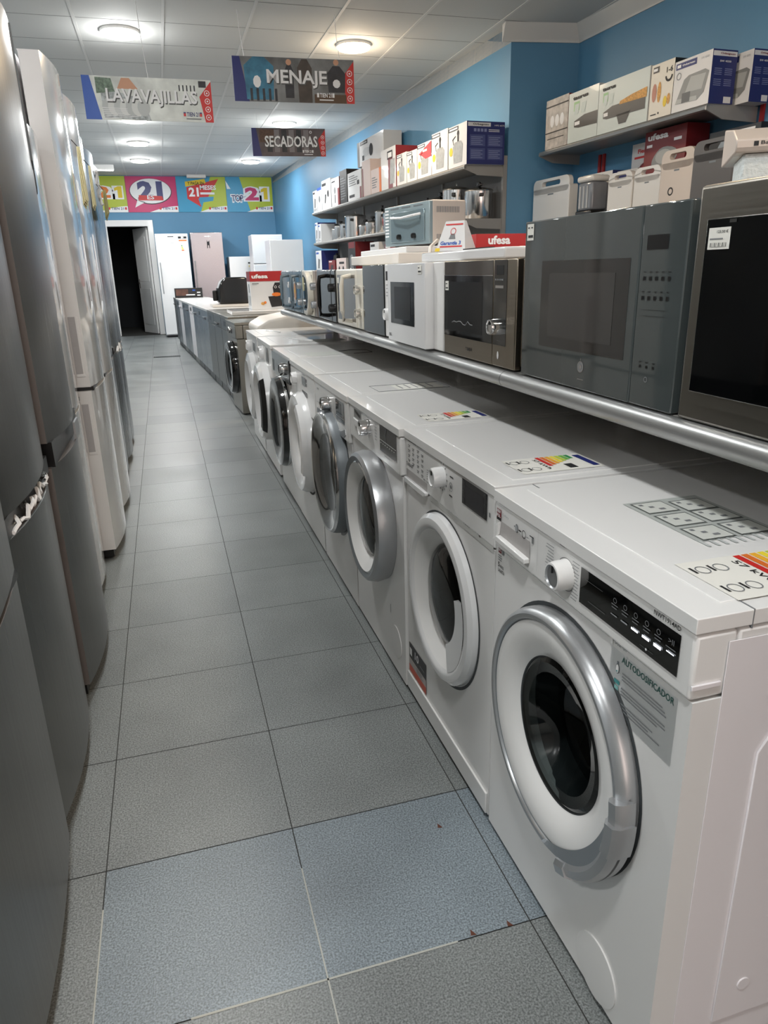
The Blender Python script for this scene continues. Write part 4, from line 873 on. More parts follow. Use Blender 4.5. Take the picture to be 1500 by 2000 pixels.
# retro cream
def retro(label, Y1, w, body, pan, glass, hm, bar, km, hh=.275):
    t, b = micro(label, Y1, w, hh, .33, body)
    q = MB(); q.box(0, w*.79, 0, .02, .004, hh-.002, body); dd = q.build('door', t, bevel=.008, seg=3); q = MB(); q.box(w*.795, w, 0, .02, .004, hh-.002, pan); cp = q.build('control_panel', t, bevel=.006)
    MB().rect(w*.05, w*.74, .03, hh-.028, glass, -.0006).build('window', dd, smooth=False)
    x = w*.62
    if bar == 'round':
        q = MB(); q.lathe([(.10, -.008), (.10, -.03), (.115, -.034), (.128, -.03), (.128, -.001)], w*.52, 0, hh*.5, hm, 1, 28, -PI/2, PI/2, True)
    else:
        q = MB(); q.tube([(x-.015, -.001, hh*.12), (x, -.045, hh*.14), (x, -.05, hh*.3), (x, -.05, hh*.72), (x, -.045, hh*.86), (x-.015, -.001, hh*.88)], .011, hm, 8)
    q.build('handle', dd)
    knob(cp, w*.895, hh*.66, .022, 0, km, km, .026, 'dial'); knob(cp, w*.895, hh*.28, .022, 0, km, km, .026, 'dial')
    MB().rect(w*.06, w*.13, hh*.75, hh*.85, PAPER, -.001).build('price_sticker', dd, smooth=False)
    return t, dd
retro('cream retro microwave with square cream handle and two dials', 3.80, .53, CREAM, CREAM, mat('brown_mirror_glass', (92, 84, 76), .06, .4, coat=.6), CREAM, 'sq', mat('cream_chrome', (210, 206, 196), .15, .6))
retro('black retro microwave with black bar handle and dials', 4.30, .47, mat('black_enamel', (22, 22, 23), .15, coat=.6), mat('black_enamel'), mat('dark_mirror'), BLACK, 'sq', BLACK)
t, dd = retro('cream microwave with large round cream handle', 4.78, .45, CREAM, mat('rosy_metal', (150, 138, 132), .3, .6), BGLASS, CREAM, 'round', SILVER)
MB().box(.03, .06, -.004, -.001, .15, .23, mat('yellow_note_paper', (214, 208, 168), .7)).build('paper_tag', dd)
t, dd = retro('blue-grey microwave with a round orange sticker', 5.13, .33, mat('blue_grey_enamel', (108, 124, 134), .25, coat=.3), mat('blue_grey_enamel'), mat('grey_mirror', (96, 110, 118), .08, .4, coat=.5), mat('blue_grey_enamel'), 'sq', SILVER)
q = MB(); q.disc(.07, .14, .045, mat('orange_sticker', (214, 160, 120), .5), -.002, 24, .055); q.disc(.07, .14, .015, YEL, -.0025, 16); q.build('round_sticker', dd, smooth=False)
retro('blue-grey microwave at the far end of the long shelf', 5.64, .49, mat('blue_grey_enamel'), mat('blue_grey_enamel'), mat('grey_mirror'), mat('blue_grey_enamel'), 'sq', WGLOSS)

# things on top of the microwaves
tz = 1.0125+.288
t = thing('white_board', 'long white slab lying on the bronze microwave', 'panel', (.93, 2.64, tz), RR)
MB().box(0, .70, 0, .36, .0, .032, WGLOSS).build('slab', t, bevel=.006)
MB().box(.35, .55, .02, .04, .031, .036, BLACK).build('black_strip', t)
t = thing('guarantee_sign', 'triangular white card tent reading Garantía 3, standing on the white slab', 'sign', (.945, 2.50, tz+.0335), RR+math.radians(40)); t.scale = (.72, .72, .85)
q = MB(); A = [(0, -.03, .001), (.16, -.03, .001), (.13, .02, .115), (.03, .02, .115)]; B = [(0, .09, 0), (.16, .09, 0), (.13, .04, .115), (.03, .04, .115)]
q.add(A+B, [(0, 1, 2, 3), (5, 4, 7, 6), (4, 0, 3, 7), (1, 5, 6, 2), (3, 2, 6, 7), (0, 4, 5, 1)], CARDW); q.build('card', t, smooth=False)
q = MB(); up_ = Vector((0, .05, .115)).normalized(); o = Vector((0, -.0315, 0))
def gp(x, v, e=0): return tuple(Vector((x, -.0312-e, 0))+up_*v)
q.text('Garantía 3', gp(.02, .026), (1, 0, 0), tuple(up_), .11, .016, BLUP, .03)
q.poly([gp(.02, .016), gp(.14, .016), gp(.14, .022), gp(.02, .022)], REDP); q.poly([gp(.035, .108), gp(.125, .108), gp(.127, .114), gp(.033, .114)], REDP)
for k in range(14):
    a, b = 2*PI*k/14, 2*PI*(k+1)/14
    q.poly([gp(.08+.012*math.cos(a), .082+.012*math.sin(a)), gp(.08+.015*math.cos(a), .082+.015*math.sin(a)), gp(.08+.015*math.cos(b), .082+.015*math.sin(b)), gp(.08+.012*math.cos(b), .082+.012*math.sin(b))], REDP)
q.poly([gp(.062, .05), gp(.098, .05), gp(.09, .072), (gp(.07, .072))], GINK); q.poly([gp(-.004, .0), gp(.022, .0), gp(.022, .014), gp(-.002, .014)], YEL)
q.build('print', t, smooth=False)
t = thing('appliance_box', 'flat red box with white lettering lying behind the guarantee sign', 'box', (1.068, 2.455, tz+.033), 0)
MB().box(0, .30, 0, .18, 0, .055, RED).build('carton', t, bevel=.001)
MB().ftext('ufesa', .045, .02, .085, .029, WINK, .04, -.0012).build('lettering', t, smooth=False)
t = thing('white_box', 'flat white packaging slab on the cream retro microwave, under the toaster oven', 'box', (1.00, 3.98, 1.0125+.289), RR)
MB().box(0, .84, 0, .40, 0, .045, OFFW).box(.02, .80, .05, .38, .045, .072, CARDW).build('slab', t, bevel=.004)
t = thing('toaster_oven', 'pale blue and cream toaster oven with two black knobs on the packaging slab', 'toaster oven', (1.14, 3.80, 1.0125+.289+.073), RR+math.radians(10))
w_, h_, d_ = .46, .205, .20
CRM = mat('pinkish_cream_metal', (208, 196, 186), .4); PBL = mat('pale_blue_grey_metal', (150, 166, 170), .3, .3)
MB().box(0, w_, .015, d_, .015, h_, CRM).build('body', t, bevel=.008, seg=3)
q = MB(); q.box(0, w_, 0, .02, .015, h_-.004, PBL); fp = q.build('front_panel', t, bevel=.004)
q = MB()
for k in range(9): q.rect(.01, .05, .06+.015*k, .067+.015*k, WINK, -.001)
for k in range(3): q.rect(.07+.12*k, .16+.12*k, h_-.02, h_-.014, DSILV, -.001)
q.build('printed_scale', fp, smooth=False)
q = MB(); q.box(.08, .42, -.006, 0, .03, .17, mat('oven_door_blue', (134, 152, 158), .12, .4)); od = q.build('door', t, bevel=.004)
MB().tube([(.11, -.006, .15), (.13, -.03, .145), (.25, -.036, .138), (.37, -.03, .145), (.39, -.006, .15)], .006, WGLOSS, 6).build('handle', od)
knob(fp, .18, .055, .013, -.006, BLACK, BLACK, .016); knob(fp, .33, .055, .013, -.006, BLACK, BLACK, .016)
q = MB()
for zz in (.15, .03):
    for k in range(14): q.side(.04+.009*k, .044+.009*k, zz, zz+.026, DSILV, w_+.0008)
q.build('vent_slots', t, smooth=False)
for fx in (.04, w_-.04):
    for fy in (.05, d_-.03): MB().cyl(fx, fy, 0, .01, 0, .016, BLACK).build('foot', t)
t = thing('power_cord', 'white flat cord hanging beside the guarantee sign', 'cord', (0, 0, 0))
MB().tube([(1.01, 2.72, 1.302), (1.02, 2.80, 1.315), (1.04, 2.84, 1.36), (1.09, 2.9, 1.385), (1.13, 3.0, 1.39)], .007, OFFW, 6).build('cord', t)

# ------------------------------------------------------------------ things on the steel row
t = thing('white_board', 'thin white board under the black fryer', 'panel', (.60, 9.75, .870), 0); MB().box(0, .62, 0, .62, 0, .03, OFFW).build('slab', t, bevel=.004)
t = thing('white_board', 'small white board between the fryer and the tall red and white box', 'panel', (.66, 7.72, .870), 0); MB().box(0, .60, 0, .60, 0, .035, WGLOSS).build('slab', t, bevel=.004)
t = thing('air_fryer', 'glossy black air fryer with drawer handle, on the steel row', 'air fryer', (.70, 9.86, .901), 0)
q = MB(); q.prism([(.0, 0), (.38, 0), (.40, .05), (.40, .26), (.36, .33), (.09, .33), (.03, .27), (.0, .2)], 1, 0, .34, mat('black_gloss_plastic', (16, 16, 17), .16, coat=.5)); q.build('body', t, bevel=.02, seg=3)
q = MB(); q.box(-.012, .0, .05, .29, .02, .2, BLACK); dw = q.build('drawer', t, bevel=.005); MB().box(-.07, -.012, .14, .19, .04, .17, BLACK).build('handle', dw, bevel=.01)
def carton(name, label, loc, rot, w, d, h, m, side=None, grp=None):
    t = thing(name, label, 'box', loc, rot, grp); q = MB(); q.box(0, w, 0, d, 0, h, m)
    q.build('carton', t, bevel=.0012, seg=1); 
    if side: q = MB(); q.side(.0, d, 0, h, side, w+.0009); q.build('side_print', t, smooth=False)
    return t
t = carton('appliance_box', 'tall red and white fryer box on the steel row, beside the shelf end', (.895, 7.96, .906), 0, .345, .3, .385, CARDW)
q = MB(); q.rect(0, .345, .285, .386, RED); q.ftext('ufesa', .02, .315, .17, .042, WINK, .04, -.003); q.rect(.02, .09, .26, .268, GINK, -.002); q.rect(.02, .07, .25, .254, LINK_, -.002)
q.poly([(.24, -.002, .16), (.345, -.002, .16), (.345, -.002, .27), (.26, -.002, .27), (.235, -.002, .22)], CARDK); q.ring(.265, .225, .009, .013, WINK, -.003, 12); q.ring(.31, .225, .009, .013, WINK, -.003, 12)
q.poly([(.18, -.0025, .13), (.345, -.0025, .14), (.345, -.0025, .03), (.21, -.0025, .02)], CARDK); q.disc(.27, .15, .05, ORG, -.003, 14, .02); q.disc(.12, .06, .022, FOOD, -.003, 10, .016); q.disc(.145, .07, .014, ORG, -.003, 8)
q.build('print', t, smooth=False)
q = MB(); y = -.0009
for (a, b, c, d2, m) in ((0, .3, .285, .386, DRED), (.1, .16, .17, .26, DSILV), (.05, .1, .04, .14, DSILV), (.18, .22, .04, .14, DSILV)): q.poly([(y, a, c), (y, b, c), (y, b, d2), (y, a, d2)], m)
q.build('side_print', t, smooth=False)
t = carton('small_box', 'small dark brown box at the far end of the steel row', (.22, 14.35, .868), 0, .50, .2, .17, CARDK)
q = MB(); q.rect(.02, .24, .04, .15, mat('brown_photo_print', (96, 62, 50), .5, noise=(12, .4))); q.rect(.2, .36, .04, .06, WINK, -.002); q.rect(.4, .46, .08, .1, WINK, -.002); q.rect(.4, .46, .03, .05, WINK, -.002); q.rect(.32, .37, .12, .14, BLUP, -.002); q.build('print', t, smooth=False)

# ------------------------------------------------------------------ wall shelving
WR = RR+WA
def FP(s, t, z): return wall_pt((2.79+.455*math.cos(WA), 6.9+.455*math.sin(WA)), s, t, z)   # s from 6.9 m on, t out of the wall
def NP(s, t, z): return wall_pt(NEAR0, s, t, z)
def shelf_tray(L, dp, z, m, lipm, parent, name='shelf'):
    """tray with its near end at local x=L; local -y is the front edge"""
    q = MB(); q.box(0, L, .02, dp, z-.012, z, m); sh = q.build(name, parent)
    MB().prism([(.022, z-.0005), (.006, z-.001), (0, z-.012), (.004, z-.03), (.022, z-.036), (.026, z-.012)], 0, 0, L, lipm).build('lip', sh)
    for x in (0, L-.012):
        MB().prism([(.0, z-.012), (.0, z-.034), (.14, z-.085), (dp, z-.095), (dp, z-.012)], 0, x, x+.012, m).build('bracket', sh)
    return sh
L = 5.66
g_ = thing('shelving_unit', 'grey metal wall shelving with small boxes on top and steel pots below', 'shelving', FP(5.50, .455, 0), WR)
BACKP = mat('grey_back_panel', (122, 122, 122), .6)
MB().box(0, L, .425, .445, .2, 2.2, BACKP).build('back_panel', g_)
for x in (0, 1.42, 2.83, 4.25, L-.02):
    q = MB(); q.box(x, x+.035, .40, .445, .012, 2.26, GREY); q.box(x, x+.035, .05, .445, 0, .08, GREY); q.build('upright', g_)
for z in (2.175, 1.715, 1.25, .75): shelf_tray(L, .41, z, GREY, GREY, g_)
def wall_box(label, s1, wd, z, ht, dp, m, side, prints=None, t=.45, name='small_appliance_box', grp='boxes on the top wall shelf', lift=0, cat='box', FPf=None):
    """s1 = far end of the box along the wall"""
    P = (FPf or FP)(s1, t, z)
    o = thing(name, label, cat, P, WR, grp)
    MB().box(0, wd, 0, dp, 0, ht, m).build('carton', o, bevel=.0012, seg=1)
    q = MB(); q.side(0, dp, 0, ht, side, wd+.0014)
    q.build('side_print', o, smooth=False)
    if prints: q = MB(); prints(q, wd, ht); q.build('print', o, smooth=False)
    return o
POTG = mat('pot_photo_print', (150, 152, 150), .4, noise=(20, .2))
def pr_pot(sc=1, col=CARDK, sticker=None):
    def f(q, w, h):
        q.rect(.0, w*.55, h*.88, h*.97, col, -.0016); q.rect(w*.06, w*.5, h*.905, h*.945, WINK, -.002)
        q.poly([(w*.3, -.0018, h*.1), (w*.75, -.0018, h*.1), (w*.8, -.0018, h*.5), (w*.7, -.0018, h*.6), (w*.36, -.0018, h*.6), (w*.26, -.0018, h*.5)], POTG)
        q.rect(w*.5, w*.58, h*.6, h*.78, INK, -.002); q.disc(w*.54, h*.8, w*.06, INK, -.0022, 10); q.tube([(w*.3, -.002, h*.55), (w*.25, -.002, h*.68), (w*.4, -.002, h*.74)], .004, INK, 4)
        q.disc(w*.15, h*.4, w*.1, YEL, -.0018, 8)
        if sticker: q.poly([(w*.1, -.0026, h*.72), (w*1.0, -.0026, h*.98), (w*1.0, -.0026, h*.55), (w*.6, -.0026, h*.52), (w*.3, -.0026, h*.66)], REDP); q.rect(w*.4, w*.7, h*.74, h*.8, WINK, -.003)
    return f
def pr_lines(c1=INK, c2=GINK, seed=2):
    def f(q, w, h):
        q.rect(w*.08, w*.55, h*.85, h*.93, c1, -.0016); q.poly([(w*.3, -.0016, h*.2), (w*.6, -.0016, h*.2), (w*.75, -.0016, h*.6), (w*.4, -.0016, h*.65)], c2)
        q.lines(w*.1, w*.9, h*.05, h*.16, 2, c2, -.0016, seed)
    return f
tops = [
 ('large navy-sided box with pot picture, nearest on the top wall shelf', .195, .395, .355, .385, CARDW, NAVY, pr_pot()),
 ('white pot box second from the near end of the top wall shelf', .60, .385, .365, .36, CARDW, CARDG, pr_pot()),
 ('white box with a big red sticker on the top wall shelf', .98, .37, .325, .34, CARDW, CARDG, pr_pot(1, CARDK, True)),
 ('white pot box left of the red-stickered one', 1.285, .29, .30, .32, CARDW, CARDG, pr_pot()),
 ('white pot box with yellow spot, fifth from the near end', 1.60, .30, .315, .32, CARDW, CARDG, pr_pot()),
 ('tall white and red box on the top wall shelf', 2.13, .50, .43, .3, CARDW, DRED, lambda q, w, h: (q.rect(w*.5, w*.8, 0, h*.8, DRED), q.rect(w*.45, w*.8, h*.72, h*.92, INK), q.rect(w*.5, w*.75, h*.76, h*.88, WINK, -.002), q.poly([(w*.6, -.002, h*.1), (w*.9, -.002, h*.1), (w*.95, -.002, h*.7), (w*.65, -.002, h*.7)], POTG))),
 ('pinkish box with orange edge on the top wall shelf', 2.51, .36, .27, .3, CARDP, ORG, lambda q, w, h: (q.rect(w*.85, w, 0, h, ORG), q.lines(w*.1, w*.7, h*.2, h*.7, 5, GINK))),
 ('pale pink taller box with a red lower edge', 2.86, .33, .41, .25, CARDP, CARDP, lambda q, w, h: q.rect(0, w*.15, 0, h*.8, DRED)),
 ('white printed box with barcode, under the large hair dryer box', 3.50, .60, .345, .38, CARDW, CARDG, lambda q, w, h: (q.lines(w*.1, w*.8, h*.5, h*.9, 5, GINK), q.rect(w*.1, w*.5, h*.1, h*.2, INK), q.rect(w*.7, w*.85, h*.5, h*.65, INK), q.rect(w*.88, w, 0, h*.4, DRED))),
 ('dark grey narrow box on the top wall shelf', 3.88, .34, .42, .3, CARDK, CARDK, lambda q, w, h: q.lines(w*.1, w*.9, h*.1, h*.8, 9, GINK)),
 ('white box with red side strip beside the dark narrow one', 4.32, .40, .37, .3, CARDW, DRED, lambda q, w, h: (q.rect(w*.8, w, 0, h*.6, DRED), q.rect(w*.4, w*.5, h*.1, h*.4, INK), q.disc(w*.45, h*.55, w*.12, GINK, -.002, 10), q.rect(.02, w*.5, h*.85, h*.9, INK))),
 ('white box with black blender shapes near the far end of the top shelf', 4.86, .50, .40, .3, CARDW, CARDG, lambda q, w, h: (q.rect(.02, w*.5, h*.8, h*.9, INK), q.poly([(w*.3, -.002, h*.2), (w*.4, -.002, h*.2), (w*.5, -.002, h*.5), (w*.35, -.002, h*.5)], INK), q.disc(w*.7, h*.5, w*.1, INK, -.002, 10))),
 ('small white box with blue band, second from the far end', 5.14, .25, .33, .3, CARDW, CARDG, lambda q, w, h: (q.rect(0, w, h*.88, h, BLUP), q.disc(w*.5, h*.5, w*.2, GINK, -.002, 10))),
 ('last white box at the far end of the top wall shelf', 5.42, .24, .31, .3, CARDW, CARDG, pr_lines()),
]
for (lb, s1, wd, ht, dp, m, sd, prn) in tops:
    o = wall_box(lb, s1, wd, 2.176, ht, dp, m, sd, prn)
    if s1 == .195:
        q = MB(); x = wd+.0016
        q.side(.01, .24, .325-.012, .345, CARDW, x); q.stext('Orbegozo', .06, .318, .16, .02, INK, x, .02); q.stext('HPE 6075', .28, .318, .1, .012, WINK, x)
        for j in range(2):
            for k in range(2):
                y0, z0 = .03+.18*k, .04+.11*j; q.side(y0, y0+.155, z0, z0+.095, mat('navy_outline', (70, 80, 130), .5), x+.0004)
                for l in range(5): q.side(y0+.012, y0+.13-.02*(l % 2), z0+.012+.015*l, z0+.018+.015*l, mat('pale_navy_ink', (130, 138, 176), .5), x+.0008)
        for k in range(4): q.side(.07+.035*k, .095+.035*k, .27, .295, mat('pale_navy_ink'), x)
        q.side(.22, .33, .285, .29, WINK, x); q.side(.22, .33, .272, .277, WINK, x); q.build('navy_side_print', o, smooth=False)
o = wall_box('big box with a hair dryer picture stacked on a smaller printed box', 3.49, 1.05, 2.176+.4215, .30, .24, CARDW, CARDG,
     lambda q, w, h: (q.rect(w*.12, w*.42, h*.82, h*.97, CARDK), q.ftext('Orbegozo', w*.15, h*.85, w*.24, h*.08, WINK, .03, -.003), q.poly([(w*.22, -.002, h*.55), (w*.3, -.002, h*.3), (w*.6, -.002, h*.4), (w*.62, -.002, h*.6), (w*.3, -.002, h*.68)], CARDG), q.disc(w*.55, h*.5, w*.07, INK, -.003, 14), q.rect(0, w*.09, 0, h, CARDK), q.rect(w*.2, w*.28, h*.2, h*.4, INK)), t=.30)
# ---- pots on the second shelf
def pot(label, s, t, r, h, kind, grp='steel pots on the wall shelf'):
    P = FP(s, t, 1.716); o = thing('cooking_pot', label, 'pot', P, WR-.3*kind, grp)
    PM = mat('polished_steel', (214, 212, 210), .16, 1)
    MB().lathe([(0, 0), (r*.96, 0), (r, .008), (r, h), (r*1.04, h+.004), (r*1.02, h+.01)], 0, 0, 0, PM, 2, 28).build('body', o)
    q = MB(); q.lathe([(r*1.03, h+.011), (r*.9, h+.022), (r*.4, h+.036), (0, h+.04)], 0, 0, 0, PM, 2, 28); ld = q.build('lid', o)
    if kind == 0: MB().lathe([(.012, h+.038), (.012, h+.06), (.035, h+.066), (.035, h+.082), (0, h+.09)], 0, 0, 0, BLACK, 2, 14).build('knob', ld)
    elif kind == 1:
        MB().box(-r*1.05, r*1.05, -.014, .014, h+.04, h+.058, BLACK).cyl(0, 0, 0, .02, h+.05, h+.085, BLACK).build('pressure_bar', ld, bevel=.004)
    else: MB().tube([(-.03, 0, h+.035), (-.02, 0, h+.07), (.02, 0, h+.07), (.03, 0, h+.035)], .006, PM, 6).build('knob', ld)
    for sx in (-1, 1):
        MB().box(min(sx*r, sx*(r+.045)), max(sx*r, sx*(r+.045)), -.02, .02, h*.78, h*.9, BLACK).build('side_handle', o, bevel=.006)
    return o
pots = [(.02, .21, .135, .25, 1, 'large pressure cooker nearest on the pot shelf, with black bar handles'), (.46, .24, .14, .30, 2, 'tall bright stock pot beside the nearest pressure cooker'), (.86, .24, .12, .24, 1, 'pressure cooker with bluish sheen, third on the pot shelf'),
 (1.22, .24, .11, .22, 1, 'steel pot behind the toaster oven, fourth on the pot shelf'), (1.56, .24, .11, .18, 0, 'low steel pot with black knob behind the toaster oven'), (1.92, .26, .11, .17, 0, 'steel pot with black knob left of the toaster oven'),
 (2.28, .27, .11, .22, 0, 'tall steel pot with red sticker beside the toaster oven'), (2.66, .26, .09, .26, 1, 'narrow tall steel pot with black top'), (2.98, .28, .10, .15, 0, 'low steel pot with orange label'), (3.30, .28, .09, .13, 0, 'small steel pot with orange label left of the low one'),
 (3.74, .28, .15, .28, 2, 'wide tall stock pot in the middle of the pot shelf'), (4.18, .27, .11, .2, 2, 'steel pot with dark band left of the wide stock pot'), (4.52, .27, .10, .19, 0, 'steel pot with black knob, second from the far end'), (4.86, .24, .08, .17, 0, 'small dark-handled pot at the far end of the pots')]
for k, (s, t_, r, h, kd, lb) in enumerate(pots):
    o = pot(lb, s, t_, r, h, kd)
    if k in (6, 8, 9): MB().lathe([(r+.001, h*.35), (r+.001, h*.75)], 0, 0, 0, ORG if k > 6 else REDP, 2, 8, math.radians(200), math.radians(265)).build('label', o)
    if k in (10, 11): MB().lathe([(r+.001, h*.5), (r+.001, h*.7)], 0, 0, 0, INK, 2, 8, math.radians(190), math.radians(260)).build('label', o)
for k, (s, wd, ht, m, sd) in enumerate([(5.38, .17, .30, CARDW, NAVY), (5.19, .17, .27, CARDW, CARDG)]):
    wall_box(('white and blue carton at the far end of the pot shelf', 'pale carton between the far pots and the last carton')[k], s, wd, 1.716, ht, .3, m, sd, pr_lines(BLUP, GINK, k), grp='cartons on the pot shelf')
# ---- third shelf
low = [('white box with blue top at the far end of the third wall shelf', 5.42, .35, .34, CARDW, NAVY, pr_lines(BLUP)), ('red gadget box low on the third wall shelf', 4.66, .36, .18, DRED, DRED, pr_lines(WINK, CARDK)),
 ('pinkish carton with dark oval holes on the third shelf', 4.22, .50, .20, CARDP, CARDG, lambda q, w, h: (q.rect(w*.3, w*.8, h*.6, h*.75, INK), q.disc(w*.3, h*.25, w*.08, INK, -.002, 10), q.disc(w*.7, h*.25, w*.08, INK, -.002, 10))),
 ('black carton with red top and pale circles on the third shelf', 3.60, .34, .40, CARDK, DRED, lambda q, w, h: (q.rect(w*.1, w*.9, h*.8, h, DRED), q.disc(w*.5, h*.35, w*.3, GINK, -.002, 14), q.rect(w*.2, w*.7, h*.1, h*.15, WINK, -.002))),
 ('white and grey carton standing on the third shelf', 2.62, .34, .36, CARDW, CARDG, pr_lines()), ('dark red carton behind the toaster oven', 2.06, .36, .32, DRED, DRED, pr_lines(WINK, CARDK))]
for (lb, s1, wd, ht, m, sd, prn) in low: wall_box(lb, s1, wd, 1.251, ht, .28, m, sd, prn, grp='boxes on the third wall shelf')
def kettle(label, s, m, h=.26, r=.085):
    o = thing('kettle', label, 'kettle', FP(s, .25, 1.251), WR); MB().lathe([(0, 0), (r, 0), (r, .03), (r*.8, h*.85), (r*.7, h), (0, h+.01)], 0, 0, 0, m, 2, 24).build('body', o)
    MB().cyl(0, 0, 0, .016, h, h+.03, BLACK).build('lid_knob', o); MB().tube([(r*.7, 0, h*.95), (r*1.5, 0, h*.95), (r*1.6, 0, h*.3), (r*.95, 0, h*.2)], .012, BLACK, 6).build('handle', o)
kettle('steel kettle between cartons on the third wall shelf', 3.02, CHROME, .34); kettle('black kettle at the left end of the third wall shelf', 4.88, BLACK, .26, .07)

# ---- near wall shelving (two tiers, red uprights)
g_ = thing('shelving_unit', 'grey wall shelves on red uprights holding grill and sandwich maker boxes', 'shelving', NP(-.12, .448, 0), WR)
L2 = 2.06
REDU = mat('red_upright_metal', (168, 44, 44), .45)
for x in (.30, .36, L2+.02, L2+.3):
    q = MB(); q.box(x, x+.03, .43, .446, 1.2, 2.48 if x > 2 else 2.2, REDU); q.build('upright', g_)
shelf_tray(L2, .43, 2.252, GREY, SHELFG, g_); shelf_tray(L2+.9, .43, 1.655, GREY, SHELFG, g_)
for z in (1.955, 2.01):
    MB().tube([(L2+.34, .44, z), (L2+.34, .06, z)], .010, REDP, 8).build('red_hook', g_)
def nb(label, s1, wd, z, ht, dp, m, side, prints, t=.43, grp='boxes on the near wall shelf'): return wall_box(label, s1, wd, z, ht, dp, m, side, prints, t, 'small_appliance_box', grp, FPf=NP)
WOODP = mat('wood_photo_print', (176, 170, 164), .5, noise=(18, .3)); PG = mat('pale_green_white_card', (206, 216, 212), .42, coat=.15)
def pr_cut(q, w, h):
    q.rect(0, w, h*.3, h*.92, WOODP); q.rect(0, w, h*.32, h*.345, INK, -.0016); q.rect(w*.1, w*.85, h*.2, h*.215, INK, -.0016); q.rect(0, w, h*.84, h*.87, INK, -.0016)
    for k in range(3): q.disc(w*(.3+.22*k), h*.55, w*.09, CARDW, -.002, 12, h*.12)
def pr_tau(full):
    def f(q, w, h):
        bx = w if full else w*1.9
        q.ftext('taurus', bx*.08, h*.84, bx*.27, h*.07, INK, .05, -.003)
        q.rect(bx*.1, bx*.2, h*.62, h*.8, mat('pale_leaf_print', (160, 206, 150), .5), -.0014)
        for k in range(2): q.poly([(bx*(.11+.12*k), -.0018, h*.55), (bx*(.18+.12*k), -.0018, h*.55), (bx*(.2+.12*k), -.0018, h*.75), (bx*(.12+.12*k), -.0018, h*.75)], mat('glassware_print', (190, 204, 200), .4))
        e = min(bx*.95, w-.001)
        q.poly([(bx*.12, -.002, h*.30), (bx*.12, -.002, h*.42), (bx*.3, -.002, h*.5), (e, -.002, h*.5), (e, -.002, h*.25), (bx*.2, -.002, h*.27)], CARDK)
        q.rect(bx*.13, bx*.22, h*.33, h*.4, WINK, -.0026)
        if full: q.poly([(w*.4, -.002, h*.3), (w*.68, -.002, h*.3), (w*.6, -.002, h*.1), (w*.46, -.002, h*.1)], CARDK); q.poly([(w*.45, -.003, h*.48), (w*.97, -.003, h*.46), (w*.97, -.003, h*.64), (w*.7, -.003, h*.6), (w*.46, -.003, h*.54)], FOOD)
    return f
z = 2.253
nb('narrow wood-pattern box, leftmost on the near wall shelf', -.215, .345, z, .39, .09, WOODP, DRED, pr_cut, .445)
nb('second wood-pattern box on the near wall shelf, partly behind a pale green box', -.42, .36, z, .41, .12, WOODP, CARDG, pr_cut, .31)
nb('smaller pale green-white grill box on the near wall shelf', -.565, .415, z, .375, .12, PG, CARDG, pr_tau(False), .445)
nb('large pale green-white grill box with food skewers', -.985, .60, z, .355, .14, PG, CARDG, pr_tau(True), .445)
def pr_hot(q, w, h):
    q.rect(.02, w*.35, h*.84, h*.95, CARDK); q.rect(w*.1, w*.28, h*.87, h*.92, WINK, -.002); q.ftext('1-6', w*.68, h*.78, w*.26, h*.1, INK, .02, -.002); q.ring(w*.8, h*.72, w*.1, w*.16, INK, -.002, 12, PI, 2*PI)
    q.disc(w*.2, h*.48, w*.1, mat('sausage_print', (190, 130, 110), .5), -.002, 14, h*.17); q.disc(w*.42, h*.47, w*.08, FOOD, -.002, 14, h*.19); q.disc(w*.7, h*.27, w*.08, YEL, -.002, 12, h*.1); q.disc(w*.85, h*.3, w*.07, FOOD, -.002, 12, h*.1)
    q.rect(w*.1, w*.35, h*.07, h*.09, INK, -.002); q.disc(w*.45, h*.09, w*.03, INK, -.002, 8)
nb('white box with hot dog picture and black side', -1.60, .235, z, .345, .15, mat('cream_white_card', (226, 220, 206), .4, coat=.3), CARDK, pr_hot, .445)
def pr_orb(model):
    def f(q, w, h):
        q.rect(w*.04, w*.6, h*.83, h*.95, DBLUP); q.ftext('Orbegozo', w*.22, h*.86, w*.34, h*.05, WINK, .03, -.003); q.rect(w*.08, w*.18, h*.86, h*.92, WINK, -.003); q.ftext(model, w*.72, h*.88, w*.2, h*.04, LINK_, 0, -.003)
        q.ring(w*.14, h*.7, w*.05, w*.065, DSILV, -.002, 14)
        G1 = mat('grill_photo_grey', (132, 134, 132), .35); G2 = mat('grill_photo_light', (168, 170, 168), .35); G3 = mat('grill_photo_dark', (76, 78, 78), .35)
        q.poly([(w*.1, -.002, h*.16), (w*.7, -.002, h*.14), (w*.86, -.002, h*.25), (w*.95, -.002, h*.62), (w*.85, -.002, h*.68), (w*.42, -.002, h*.66), (w*.3, -.002, h*.6)], G1)
        q.poly([(w*.36, -.0026, h*.34), (w*.8, -.0026, h*.32), (w*.88, -.0026, h*.6), (w*.48, -.0026, h*.62)], G2); q.poly([(w*.1, -.0026, h*.16), (w*.7, -.0026, h*.13), (w*.68, -.0026, h*.22), (w*.14, -.0026, h*.25)], G2); q.rect(w*.28, w*.5, h*.15, h*.34, G3, -.003)
    return f
